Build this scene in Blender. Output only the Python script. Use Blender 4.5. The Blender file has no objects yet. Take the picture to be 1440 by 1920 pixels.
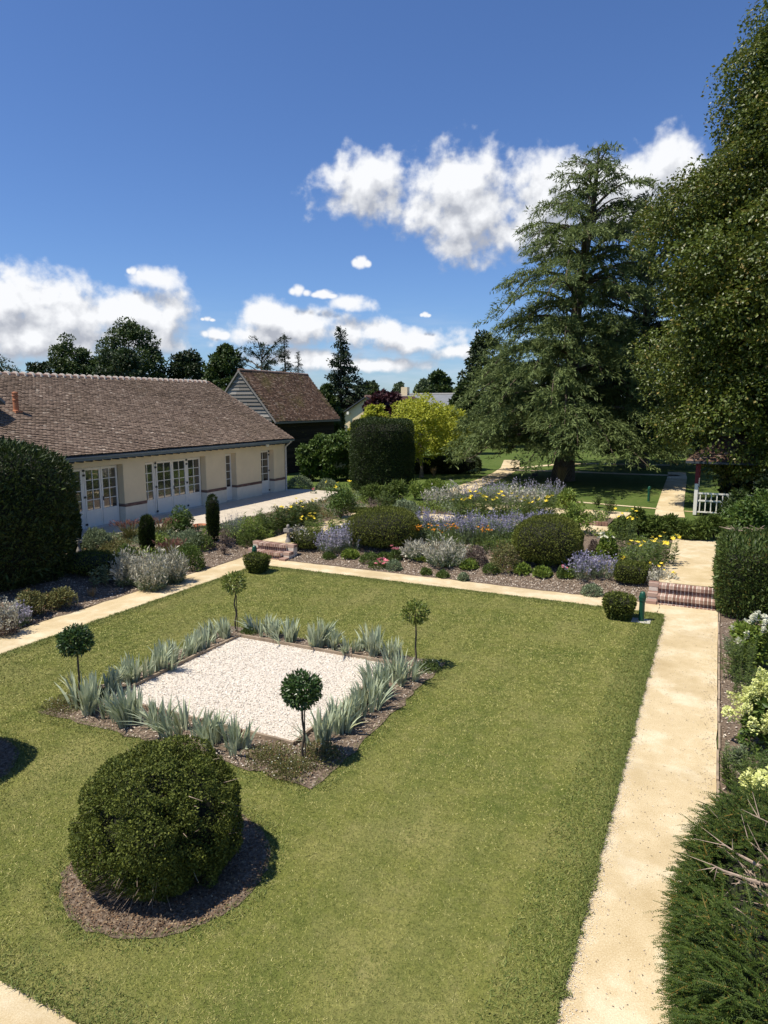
import bpy, math
import numpy as np
from mathutils import Vector, Matrix

rad = math.radians
scene = bpy.context.scene

# ------------------------------------------------------------------ camera
F_PX, CX, CY, HY, VPX = 1290.0, 720.0, 960.0, 757.0, 1350.0
CAM_Z = 4.9
PITCH = math.atan((CY - HY) / F_PX)
YAW = math.atan((VPX - CX) / math.hypot(F_PX, CY - HY))
cam_d = bpy.data.cameras.new("camera")
cam = bpy.data.objects.new("camera", cam_d)
scene.collection.objects.link(cam)
cam.location = (0, 0, CAM_Z)
cam.rotation_euler = (rad(90) - PITCH, 0, YAW)
cam_d.sensor_fit = 'VERTICAL'
cam_d.sensor_height = 36.0
cam_d.lens = 36.0 * F_PX / 1920.0
cam_d.clip_end = 3000
scene.camera = cam

# ------------------------------------------------------------------ sun, sky, exposure
SUN_EL = rad(64)
SUN_H = np.array([-0.695, -0.719])          # towards the sun, horizontally
sun_d = bpy.data.lights.new("sun", 'SUN')
sun_d.energy = 4.3
sun_d.angle = rad(0.53)
sun_d.color = (1.0, 0.935, 0.82)
sun = bpy.data.objects.new("sun", sun_d)
scene.collection.objects.link(sun)
sv = Vector((SUN_H[0] * math.cos(SUN_EL), SUN_H[1] * math.cos(SUN_EL), math.sin(SUN_EL)))
sun.rotation_euler = sv.to_track_quat('Z', 'Y').to_euler()
SKY_STRENGTH = 0.064

scene.view_settings.view_transform = 'Standard'
scene.view_settings.look = 'None'
scene.view_settings.exposure = 0.46
scene.view_settings.gamma = 1.0
scene.render.film_transparent = False
scene.cycles.max_bounces = 6
scene.cycles.diffuse_bounces = 3
scene.cycles.transmission_bounces = 3
scene.cycles.transparent_max_bounces = 4


def build_world():
    w = bpy.data.worlds.new("World")
    scene.world = w
    w.use_nodes = True
    nt = w.node_tree
    nt.nodes.clear()
    N, L = nt.nodes, nt.links

    def node(t, **kw):
        n = N.new(t)
        for k, v in kw.items():
            setattr(n, k, v)
        return n

    def math_(op, a, b=None, clamp=False):
        n = node('ShaderNodeMath', operation=op, use_clamp=clamp)
        for i, v in enumerate((a, b)):
            if v is None:
                continue
            if isinstance(v, (int, float)):
                n.inputs[i].default_value = v
            else:
                L.new(v, n.inputs[i])
        return n.outputs[0]

    sky = node('ShaderNodeTexSky', sky_type='NISHITA', sun_disc=False)
    sky.sun_elevation = SUN_EL
    sky.sun_rotation = math.atan2(SUN_H[0], SUN_H[1])
    sky.air_density = 1.0
    sky.dust_density = 0.3
    sky.ozone_density = 2.2
    tc = node('ShaderNodeTexCoord')
    d = tc.outputs['Generated']

    def dot(v):
        n = node('ShaderNodeVectorMath', operation='DOT_PRODUCT')
        L.new(d, n.inputs[0])
        n.inputs[1].default_value = v
        return n.outputs['Value']
    fx = dot((-math.sin(YAW), math.cos(YAW), 0))
    rx = dot((math.cos(YAW), math.sin(YAW), 0))
    zz = dot((0, 0, 1))
    az = math_('ARCTAN2', rx, fx)
    el = math_('ARCSINE', zz)
    comb = node('ShaderNodeCombineXYZ')
    L.new(az, comb.inputs[0])
    L.new(el, comb.inputs[1])
    # warp the direction with noise so that outlines billow
    def noise(vec, scale, detail, rough):
        n = node('ShaderNodeTexNoise')
        n.inputs['Scale'].default_value = scale
        n.inputs['Detail'].default_value = detail
        n.inputs['Roughness'].default_value = rough
        L.new(vec, n.inputs['Vector'])
        return n
    # cloud bodies: azimuth, elevation, half width, half height (degrees)
    blobs = []
    for (a, e, ra, re) in CLOUDS:
        if ra < 1.1:                         # break the little ones into puffs
            blobs += [(a, e, ra * 0.72, re * 0.8), (a + 0.75 * ra, e - 0.28 * re, ra * 0.5, re * 0.5), (a - 0.62 * ra, e - 0.1 * re, ra * 0.42, re * 0.55)]
        else:
            blobs.append((a, e, ra, re))

    def field(vec, tag):
        cur = None
        for (a, e, ra, re) in blobs:
            m = node('ShaderNodeVectorMath', operation='MULTIPLY_ADD')
            L.new(vec, m.inputs[0])
            sa, se = 1 / rad(ra), 1 / rad(re)
            m.inputs[1].default_value = (sa, se, 0)
            m.inputs[2].default_value = (-rad(a) * sa, -rad(e) * se, 0)
            ln = node('ShaderNodeVectorMath', operation='LENGTH')
            L.new(m.outputs[0], ln.inputs[0])
            v = ln.outputs['Value']
            if cur is None:
                cur = v
            else:
                s = node('ShaderNodeMath', operation='SMOOTH_MIN')
                L.new(cur, s.inputs[0])
                L.new(v, s.inputs[1])
                s.inputs[2].default_value = 0.25
                cur = s.outputs[0]
        n1 = noise(vec, 15.0, 8, 0.55)
        n2 = noise(vec, 52.0, 4, 0.5)
        bod = math_('SUBTRACT', 1.46, cur)
        bod = math_('MAXIMUM', bod, -1.6)
        e1 = math_('MULTIPLY', math_('SUBTRACT', n1.outputs['Fac'], 0.5), 2.6)
        e2 = math_('MULTIPLY', math_('SUBTRACT', n2.outputs['Fac'], 0.5), 1.3)
        return math_('ADD', math_('ADD', bod, e1), e2)
    f0 = field(comb.outputs[0], 'a')
    off = node('ShaderNodeVectorMath', operation='ADD')
    L.new(comb.outputs[0], off.inputs[0])
    off.inputs[1].default_value = (-0.006, 0.026, 0)
    f1 = field(off.outputs[0], 'b')
    al = node('ShaderNodeMapRange', interpolation_type='SMOOTHSTEP')
    L.new(f0, al.inputs['Value'])
    al.inputs['From Min'].default_value = 0.0
    al.inputs['From Max'].default_value = 0.9
    lit = math_('ADD', math_('MULTIPLY', math_('SUBTRACT', f0, f1), 0.66), 0.50, clamp=True)
    ramp = node('ShaderNodeValToRGB')
    L.new(lit, ramp.inputs[0])
    ramp.color_ramp.elements[0].position = 0.12
    ramp.color_ramp.elements[0].color = (0.33, 0.35, 0.40, 1)
    ramp.color_ramp.elements[1].position = 0.85
    ramp.color_ramp.elements[1].color = (0.70, 0.71, 0.73, 1)
    # low wispy veil near the horizon
    mp = node('ShaderNodeMapping')
    mp.inputs['Scale'].default_value = (1.0, 5.0, 1.0)
    L.new(comb.outputs[0], mp.inputs['Vector'])
    nv = noise(mp.outputs[0], 5.0, 5, 0.6)
    veil = node('ShaderNodeMapRange', interpolation_type='SMOOTHSTEP')
    L.new(nv.outputs['Fac'], veil.inputs['Value'])
    veil.inputs['From Min'].default_value = 0.42
    veil.inputs['From Max'].default_value = 0.75
    lowm = node('ShaderNodeMapRange', interpolation_type='SMOOTHSTEP')
    L.new(el, lowm.inputs['Value'])
    lowm.inputs['From Min'].default_value = rad(9)
    lowm.inputs['From Max'].default_value = rad(1)
    lowm.inputs['To Min'].default_value = 0.0
    lowm.inputs['To Max'].default_value = 0.75
    vm = math_('MULTIPLY', veil.outputs[0], lowm.outputs[0])
    tint = node('ShaderNodeMix', data_type='RGBA', blend_type='MULTIPLY')
    tint.inputs[0].default_value = 1.0
    L.new(sky.outputs[0], tint.inputs[6])
    tint.inputs[7].default_value = (0.80, 1.04, 1.46, 1)
    bg_sky = node('ShaderNodeBackground')
    L.new(tint.outputs[2], bg_sky.inputs['Color'])
    bg_sky.inputs['Strength'].default_value = SKY_STRENGTH
    bg_veil = node('ShaderNodeBackground')
    bg_veil.inputs['Color'].default_value = (0.50, 0.56, 0.64, 1)
    bg_cl = node('ShaderNodeBackground')
    L.new(ramp.outputs[0], bg_cl.inputs['Color'])
    m0 = node('ShaderNodeMixShader')
    L.new(vm, m0.inputs[0])
    L.new(bg_sky.outputs[0], m0.inputs[1])
    L.new(bg_veil.outputs[0], m0.inputs[2])
    m1 = node('ShaderNodeMixShader')
    L.new(al.outputs[0], m1.inputs[0])
    L.new(m0.outputs[0], m1.inputs[1])
    L.new(bg_cl.outputs[0], m1.inputs[2])
    out = node('ShaderNodeOutputWorld')
    L.new(m1.outputs[0], out.inputs['Surface'])


# cloud bodies: azimuth from the view axis, elevation, half width, half height in degrees
CLOUDS = [(-1.25, 16.54, 3.55, 1.92),
          (-3.33, 17.24, 1.75, 0.95),
          (5.84, 16.28, 3.25, 2.48),
          (7.54, 14.22, 4.38, 2.83),
          (9.42, 13.03, 2.71, 1.83),
          (2.94, 14.5, 2.31, 1.42),
          (12.03, 14.22, 2.47, 2.99),
          (13.93, 16.26, 2.43, 1.56),
          (16.67, 15.71, 2.0, 1.93),
          (19.12, 15.68, 2.77, 2.09),
          (21.06, 16.85, 1.94, 1.49),
          (22.25, 15.21, 2.32, 1.87),
          (18.66, 13.97, 3.99, 1.55),
          (-1.83, 11.07, 0.68, 0.54),
          (-6.81, 8.83, 0.76, 0.55),
          (-2.49, 7.95, 1.63, 0.59),
          (-4.91, 8.54, 0.94, 0.34),
          (-17.76, 9.35, 1.79, 0.8),
          (-19.27, 9.8, 0.48, 0.4),
          (-26.27, 7.62, 4.23, 1.9),
          (-29.0, 6.9, 3.38, 2.24),
          (-23.91, 6.27, 4.33, 1.76),
          (-19.43, 6.86, 4.05, 1.69),
          (-16.93, 6.36, 1.85, 1.47),
          (-26.48, 4.65, 6.19, 1.54),
          (-19.53, 4.9, 4.08, 1.02),
          (-33.06, 6.96, 4.31, 2.5),
          (-37.48, 5.29, 5.13, 2.04),
          (-9.38, 6.89, 1.78, 1.1),
          (-6.66, 6.11, 3.86, 1.36),
          (-3.02, 5.73, 2.37, 1.12),
          (-9.43, 5.25, 2.35, 0.68),
          (2.38, 5.07, 3.67, 0.95),
          (-0.22, 5.82, 1.94, 0.77),
          (-13.56, 5.46, 1.01, 0.54),
          (-14.01, 6.53, 0.5, 0.25),
          (-6.92, 3.62, 3.88, 0.77),
          (3.31, 7.05, 0.39, 0.26),
          (-0.87, 3.09, 3.91, 0.52),
          (6.05, 4.13, 2.16, 0.6),
          (33.24, 8.3, 7.14, 2.47),
          (41.74, 3.41, 6.47, 1.94)]
build_world()

# ------------------------------------------------------------------ helpers
FV = np.array([-math.sin(YAW) * math.cos(PITCH), math.cos(YAW) * math.cos(PITCH), -math.sin(PITCH)])
RV = np.array([math.cos(YAW), math.sin(YAW), 0.0])
UV = np.cross(RV, FV)
CV = np.array([0, 0, CAM_Z])
UP = 0.4                                     # the upper garden lies two steps above the lawn


def sstep(t):
    t = np.clip(t, 0, 1)
    return t * t * (3 - 2 * t)


def terrain(x, y):
    """Height of the ground: the sunken lawn at 0, the upper garden at UP."""
    a = (np.asarray(y, float) - 17.9) / 2.2
    b = (-13.6 - np.asarray(x, float)) / 2.4
    c = (np.asarray(x, float) - 0.5) / 3.0
    c = np.where(np.asarray(y, float) > 17, c, 0) * 0
    return UP * sstep(np.maximum(np.maximum(a, b), c))


def ray(px, py):
    return FV * F_PX + RV * (px - CX) - UV * (py - CY)


def at(px, py):
    """The ground point that the survey sighting (px, py) from the balcony meets."""
    d = ray(px, py)
    z = 0.2
    for _ in range(12):
        p = CV + d * ((z - CAM_Z) / d[2])
        z = float(terrain(p[0], p[1]))
    return np.array([p[0], p[1], z])


def size_at(p, py_top, width_px, bx):
    dep = (p - CV).dot(FV)
    d = ray(bx, py_top)
    t = np.hypot(p[0], p[1]) / np.hypot(d[0], d[1])
    return width_px * dep / F_PX, CAM_Z + d[2] * t - p[2]


def nrm(v):
    return v / np.maximum(np.linalg.norm(v, axis=-1, keepdims=True), 1e-9)


def bumps(p, freq, seed):
    r = np.random.default_rng(seed)
    o = np.zeros(len(p))
    for k in range(7):
        d = r.normal(size=3)
        o += np.sin(p @ d * freq * (0.7 + 0.25 * k) + r.uniform(0, 6.28)) / (1 + 0.3 * k)
    return o / 3.0


class MB:
    """Collects vertices and faces and links them as one mesh object."""

    def __init__(self):
        self.v, self.f4, self.m4, self.f3, self.m3, self.ng, self.n = [], [], [], [], [], [], 0

    def add(self, verts, quads=None, tris=None, mat=0):
        verts = np.asarray(verts, float).reshape(-1, 3)
        if quads is not None and len(quads):
            q = np.asarray(quads, int) + self.n
            self.f4.append(q)
            self.m4.append(np.full(len(q), mat))
        if tris is not None and len(tris):
            q = np.asarray(tris, int) + self.n
            self.f3.append(q)
            self.m3.append(np.full(len(q), mat))
        self.v.append(verts)
        self.n += len(verts)
        return self

    def box(self, x0, x1, y0, y1, z0, z1, mat=0):
        v = [(x0, y0, z0), (x1, y0, z0), (x1, y1, z0), (x0, y1, z0), (x0, y0, z1), (x1, y0, z1), (x1, y1, z1), (x0, y1, z1)]
        q = [(0, 3, 2, 1), (4, 5, 6, 7), (0, 1, 5, 4), (1, 2, 6, 5), (2, 3, 7, 6), (3, 0, 4, 7)]
        return self.add(v, q, mat=mat)

    def boxm(self, size, M, mat=0):
        a, b, c = size[0] / 2, size[1] / 2, size[2] / 2
        v = np.array([(-a, -b, -c), (a, -b, -c), (a, b, -c), (-a, b, -c), (-a, -b, c), (a, -b, c), (a, b, c), (-a, b, c)])
        M = np.array(M)
        v = v @ M[:3, :3].T + M[:3, 3]
        q = [(0, 3, 2, 1), (4, 5, 6, 7), (0, 1, 5, 4), (1, 2, 6, 5), (2, 3, 7, 6), (3, 0, 4, 7)]
        return self.add(v, q, mat=mat)

    def tube(self, pts, radii, sides=7, mat=0, cap=True):
        pts = np.asarray(pts, float)
        n = len(pts)
        radii = np.broadcast_to(np.asarray(radii, float), (n,))
        t = nrm(np.gradient(pts, axis=0))
        ref = np.array([0, 0, 1.0]) if abs(t[0][2]) < 0.9 else np.array([1.0, 0, 0])
        a = nrm(np.cross(t, ref))
        b = np.cross(t, a)
        ang = np.arange(sides) * 2 * math.pi / sides
        ring = pts[:, None] + radii[:, None, None] * (a[:, None] * np.cos(ang)[None, :, None] + b[:, None] * np.sin(ang)[None, :, None])
        v = ring.reshape(-1, 3)
        i = np.arange(n - 1)[:, None] * sides
        j = np.arange(sides)[None]
        k = (j + 1) % sides
        q = np.stack([i + j, i + k, i + sides + k, i + sides + j], -1).reshape(-1, 4)
        tris = []
        if cap:
            v = np.vstack([v, pts[-1:], pts[:1]])
            e, s = len(v) - 2, len(v) - 1
            base = (n - 1) * sides
            tris = [(base + x, base + (x + 1) % sides, e) for x in range(sides)] + [((x + 1) % sides, x, s) for x in range(sides)]
        return self.add(v, q, tris, mat)

    def lathe(self, prof, sides=16, mat=0, centre=(0, 0, 0)):
        prof = np.asarray(prof, float)
        ang = np.arange(sides) * 2 * math.pi / sides
        v = np.stack([prof[:, None, 0] * np.cos(ang), prof[:, None, 0] * np.sin(ang), np.repeat(prof[:, 1:2], sides, 1)], -1).reshape(-1, 3) + centre
        n = len(prof)
        i = np.arange(n - 1)[:, None] * sides
        j = np.arange(sides)[None]
        k = (j + 1) % sides
        q = np.stack([i + j, i + k, i + sides + k, i + sides + j], -1).reshape(-1, 4)
        return self.add(v, q, mat=mat)

    def poly(self, pts, mat=0):
        pts = np.asarray(pts, float)
        self.ng.append((np.arange(len(pts)) + self.n, mat))
        self.v.append(pts)
        self.n += len(pts)
        return self

    def leaves(self, P, D, L, W, rng, mat=0, fold=0.15, side=None):
        """Diamond leaves from base P along D."""
        P = np.asarray(P, float)
        n = len(P)
        if n == 0:
            return self
        D = nrm(np.asarray(D, float))
        L = np.broadcast_to(np.asarray(L, float), (n,))[:, None]
        W = np.broadcast_to(np.asarray(W, float), (n,))[:, None]
        if side is None:
            side = rng.normal(size=(n, 3))
        S = nrm(np.cross(D, side))
        Nn = np.cross(S, D)
        mid = P + D * L * 0.45 + Nn * W * fold
        v = np.stack([P, mid + S * W / 2, P + D * L, mid - S * W / 2], 1).reshape(-1, 3)
        q = np.arange(n * 4).reshape(-1, 4)
        return self.add(v, q, mat=mat)

    def blades(self, P, H, W, lean, rng, mat=0, segs=4, droop=0.5):
        """Curved strap leaves rising from P; lean is a horizontal vector per blade."""
        P = np.asarray(P, float)
        n = len(P)
        H = np.broadcast_to(np.asarray(H, float), (n,))
        W = np.broadcast_to(np.asarray(W, float), (n,))
        lean = np.asarray(lean, float)
        ln = np.linalg.norm(lean, axis=1)
        ang = np.arctan2(lean[:, 1], lean[:, 0]) + rng.normal(0, 0.9, n) + math.pi / 2
        S = np.stack([np.cos(ang), np.sin(ang), np.zeros(n)], 1)
        t = np.linspace(0, 1, segs + 1)
        prof = np.array([0.55, 1.0, 0.95, 0.65, 0.05])
        prof = np.interp(t, np.linspace(0, 1, 5), prof)
        rows = []
        for a, w in zip(t, prof):
            hor = lean * (a ** 1.6)[..., None] if np.ndim(a) else lean * a ** 1.6
            z = H * (a - droop * ln / np.maximum(H, 1e-6) * a ** 3 * 0.6)
            c = P + np.column_stack([hor[:, 0], hor[:, 1], z])
            rows.append(c + S * (W * w / 2)[:, None])
            rows.append(c - S * (W * w / 2)[:, None])
        v = np.stack(rows, 1)
        k = v.shape[1]
        base = (np.arange(n) * k)[:, None, None]
        q = np.array([(2 * i, 2 * i + 1, 2 * i + 3, 2 * i + 2) for i in range(segs)])[None]
        return self.add(v.reshape(-1, 3), (base + q).reshape(-1, 4), mat=mat)

    def build(self, name, mats, parent=None, loc=(0, 0, 0), smooth=False, rotz=0):
        if not isinstance(mats, (list, tuple)):
            mats = [mats]
        me = bpy.data.meshes.new(name)
        V = np.concatenate(self.v) if self.v else np.zeros((0, 3))
        loops, starts, tot, mi = [], [], [], []
        pos = 0
        if self.f4:
            q = np.concatenate(self.f4)
            loops.append(q.ravel())
            starts.append(pos + np.arange(len(q)) * 4)
            tot.append(np.full(len(q), 4))
            mi.append(np.concatenate(self.m4))
            pos += q.size
        if self.f3:
            q = np.concatenate(self.f3)
            loops.append(q.ravel())
            starts.append(pos + np.arange(len(q)) * 3)
            tot.append(np.full(len(q), 3))
            mi.append(np.concatenate(self.m3))
            pos += q.size
        for idx, m in self.ng:
            loops.append(idx)
            starts.append([pos])
            tot.append([len(idx)])
            mi.append([m])
            pos += len(idx)
        loops = np.concatenate(loops).astype(np.int32)
        starts = np.concatenate(starts).astype(np.int32)
        mi = np.concatenate(mi).astype(np.int32)
        me.vertices.add(len(V))
        me.vertices.foreach_set('co', V.astype(np.float32).ravel())
        me.loops.add(len(loops))
        me.loops.foreach_set('vertex_index', loops)
        me.polygons.add(len(starts))
        me.polygons.foreach_set('loop_start', starts)
        me.polygons.foreach_set('loop_total', np.concatenate(tot).astype(np.int32))
        me.polygons.foreach_set('material_index', mi)
        me.polygons.foreach_set('use_smooth', np.full(len(starts), bool(smooth)))
        for m in mats:
            me.materials.append(m)
        me.update(calc_edges=True)
        me.validate(verbose=False)
        o = bpy.data.objects.new(name, me)
        scene.collection.objects.link(o)
        o.location = loc
        o.rotation_euler = (0, 0, rotz)
        o.parent = parent
        return o


def tag(o, label=None, cat=None, group=None, kind=None):
    if label:
        o['label'] = label
    if cat:
        o['category'] = cat
    if group:
        o['group'] = group
    if kind:
        o['kind'] = kind
    return o


def empty(name, loc, label, cat, group=None, rotz=0):
    o = bpy.data.objects.new(name, None)
    scene.collection.objects.link(o)
    o.location = loc
    o.rotation_euler = (0, 0, rotz)
    o.empty_display_size = 0.2
    return tag(o, label, cat, group)


def copy_child(o, parent, loc=None):
    c = o.copy()
    scene.collection.objects.link(c)
    c.parent = parent
    if loc is not None:
        c.location = loc
    for g in o.children:
        copy_child(g, c)
    return c


ORD = ['first', 'second', 'third', 'fourth', 'fifth', 'sixth', 'seventh', 'eighth', 'ninth', 'tenth', 'eleventh', 'twelfth']

# ------------------------------------------------------------------ materials
MATS = {}


def new_mat(name):
    m = bpy.data.materials.new(name)
    m.use_nodes = True
    nt = m.node_tree
    b = nt.nodes['Principled BSDF']
    return m, nt, b


def lk(nt, a, b):
    nt.links.new(a, b)


def n_noise(nt, scale, detail=4, rough=0.55, coord='Object', vec_scale=None):
    tc = nt.nodes.new('ShaderNodeTexCoord')
    n = nt.nodes.new('ShaderNodeTexNoise')
    n.inputs['Scale'].default_value = scale
    n.inputs['Detail'].default_value = detail
    n.inputs['Roughness'].default_value = rough
    src = tc.outputs[coord]
    if vec_scale:
        mp = nt.nodes.new('ShaderNodeMapping')
        mp.inputs['Scale'].default_value = vec_scale
        lk(nt, src, mp.inputs['Vector'])
        src = mp.outputs[0]
    lk(nt, src, n.inputs['Vector'])
    return n.outputs['Fac']


def n_ramp(nt, fac, stops):
    r = nt.nodes.new('ShaderNodeValToRGB')
    lk(nt, fac, r.inputs[0])
    el = r.color_ramp.elements
    el[0].position, el[0].color = stops[0][0], (*stops[0][1], 1)
    el[1].position, el[1].color = stops[-1][0], (*stops[-1][1], 1)
    for p, c in stops[1:-1]:
        e = el.new(p)
        e.color = (*c, 1)
    return r.outputs[0]


def n_mix(nt, fac, a, b, mode='MIX'):
    m = nt.nodes.new('ShaderNodeMix')
    m.data_type = 'RGBA'
    m.blend_type = mode
    for s, v in ((0, fac), (6, a), (7, b)):
        if isinstance(v, (int, float)):
            m.inputs[s].default_value = v
        elif isinstance(v, tuple):
            m.inputs[s].default_value = (*v, 1)
        else:
            lk(nt, v, m.inputs[s])
    return m.outputs[2]


def n_bump(nt, b, height, strength=0.4, dist=0.02):
    bp = nt.nodes.new('ShaderNodeBump')
    bp.inputs['Strength'].default_value = strength
    bp.inputs['Distance'].default_value = dist
    lk(nt, height, bp.inputs['Height'])
    lk(nt, bp.outputs[0], b.inputs['Normal'])


def n_island(nt):
    g = nt.nodes.new('ShaderNodeNewGeometry')
    return g.outputs['Random Per Island']


def leaf_mat(name, dark, mid, light, trans=0.22, rough=0.5, patch=1.0, accent=None, accent_share=0.05, spec=0.35):
    """Foliage: each leaf its own tint, larger patches vary too, some light comes through."""
    m, nt, b = new_mat(name)
    ri = n_island(nt)
    stops = [(0.0, dark), (0.5, mid), (0.93, light)]
    if accent:
        stops = [(0.0, dark), (0.5, mid), (0.97 - accent_share, light), (1.0 - accent_share, accent)]
    c = n_ramp(nt, ri, stops)
    nz = n_noise(nt, patch, 2, 0.5)
    c = n_mix(nt, n_ramp(nt, nz, [(0.35, (0.0, 0.0, 0.0)), (0.7, (0.45, 0.45, 0.45))]), c, tuple(x * 1.5 for x in mid))
    lk(nt, c, b.inputs['Base Color'])
    b.inputs['Roughness'].default_value = rough
    b.inputs['Specular IOR Level'].default_value = spec
    if trans > 0:
        tr = nt.nodes.new('ShaderNodeBsdfTranslucent')
        lk(nt, n_mix(nt, 0.5, c, tuple(min(1, x * 1.6) for x in light)), tr.inputs['Color'])
        mx = nt.nodes.new('ShaderNodeMixShader')
        mx.inputs[0].default_value = trans
        lk(nt, b.outputs[0], mx.inputs[1])
        lk(nt, tr.outputs[0], mx.inputs[2])
        lk(nt, mx.outputs[0], nt.nodes['Material Output'].inputs['Surface'])
    return m


def plain_mat(name, col, rough=0.6, var=0.12, scale=6, metal=0.0, spec=0.4, bump=0.0):
    m, nt, b = new_mat(name)
    nz = n_noise(nt, scale, 5, 0.6)
    lo = tuple(max(0, c * (1 - var)) for c in col)
    hi = tuple(min(1, c * (1 + var)) for c in col)
    lk(nt, n_ramp(nt, nz, [(0.3, lo), (0.7, hi)]), b.inputs['Base Color'])
    b.inputs['Roughness'].default_value = rough
    b.inputs['Metallic'].default_value = metal
    b.inputs['Specular IOR Level'].default_value = spec
    if bump:
        n_bump(nt, b, n_noise(nt, scale * 6, 4, 0.6), bump, 0.01)
    return m


def island_mat(name, stops, rough=0.8, moss=None, spec=0.3, bump=0.3, bscale=30):
    m, nt, b = new_mat(name)
    c = n_ramp(nt, n_island(nt), stops)
    if moss:
        col, lo, hi, sc = moss
        nz = n_noise(nt, sc, 6, 0.65)
        c = n_mix(nt, n_ramp(nt, nz, [(lo, (0, 0, 0)), (hi, (0.85, 0.85, 0.85))]), c, col)
    fine = n_noise(nt, bscale, 4, 0.65)
    c = n_mix(nt, n_ramp(nt, fine, [(0.3, (0.55, 0.55, 0.55)), (0.7, (1.25, 1.25, 1.25))]), c, c, 'MIX') if False else c
    lk(nt, c, b.inputs['Base Color'])
    b.inputs['Roughness'].default_value = rough
    b.inputs['Specular IOR Level'].default_value = spec
    if bump:
        n_bump(nt, b, fine, bump, 0.008)
    return m


def grass_mat(name, stops, rough, moss, bump=0):
    m, nt, b = new_mat(name)
    c = n_ramp(nt, n_island(nt), stops)
    col, lo, hi, sc = moss
    c = n_mix(nt, n_ramp(nt, n_noise(nt, sc, 5, 0.65), [(lo, (0, 0, 0)), (hi, (0.8, 0.8, 0.8))]), c, col)
    c = n_mix(nt, n_ramp(nt, n_noise(nt, 7.0, 3, 0.6), [(0.47, (0, 0, 0)), (0.66, (0.75, 0.75, 0.75))]), c, (0.075, 0.108, 0.016))
    c = n_mix(nt, n_ramp(nt, n_noise(nt, 0.55, 3, 0.6), [(0.46, (0, 0, 0)), (0.66, (0.45, 0.45, 0.45))]), c, (0.095, 0.13, 0.025))
    lk(nt, c, b.inputs['Base Color'])
    b.inputs['Roughness'].default_value = rough
    b.inputs['Specular IOR Level'].default_value = 0.25
    return m


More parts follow.
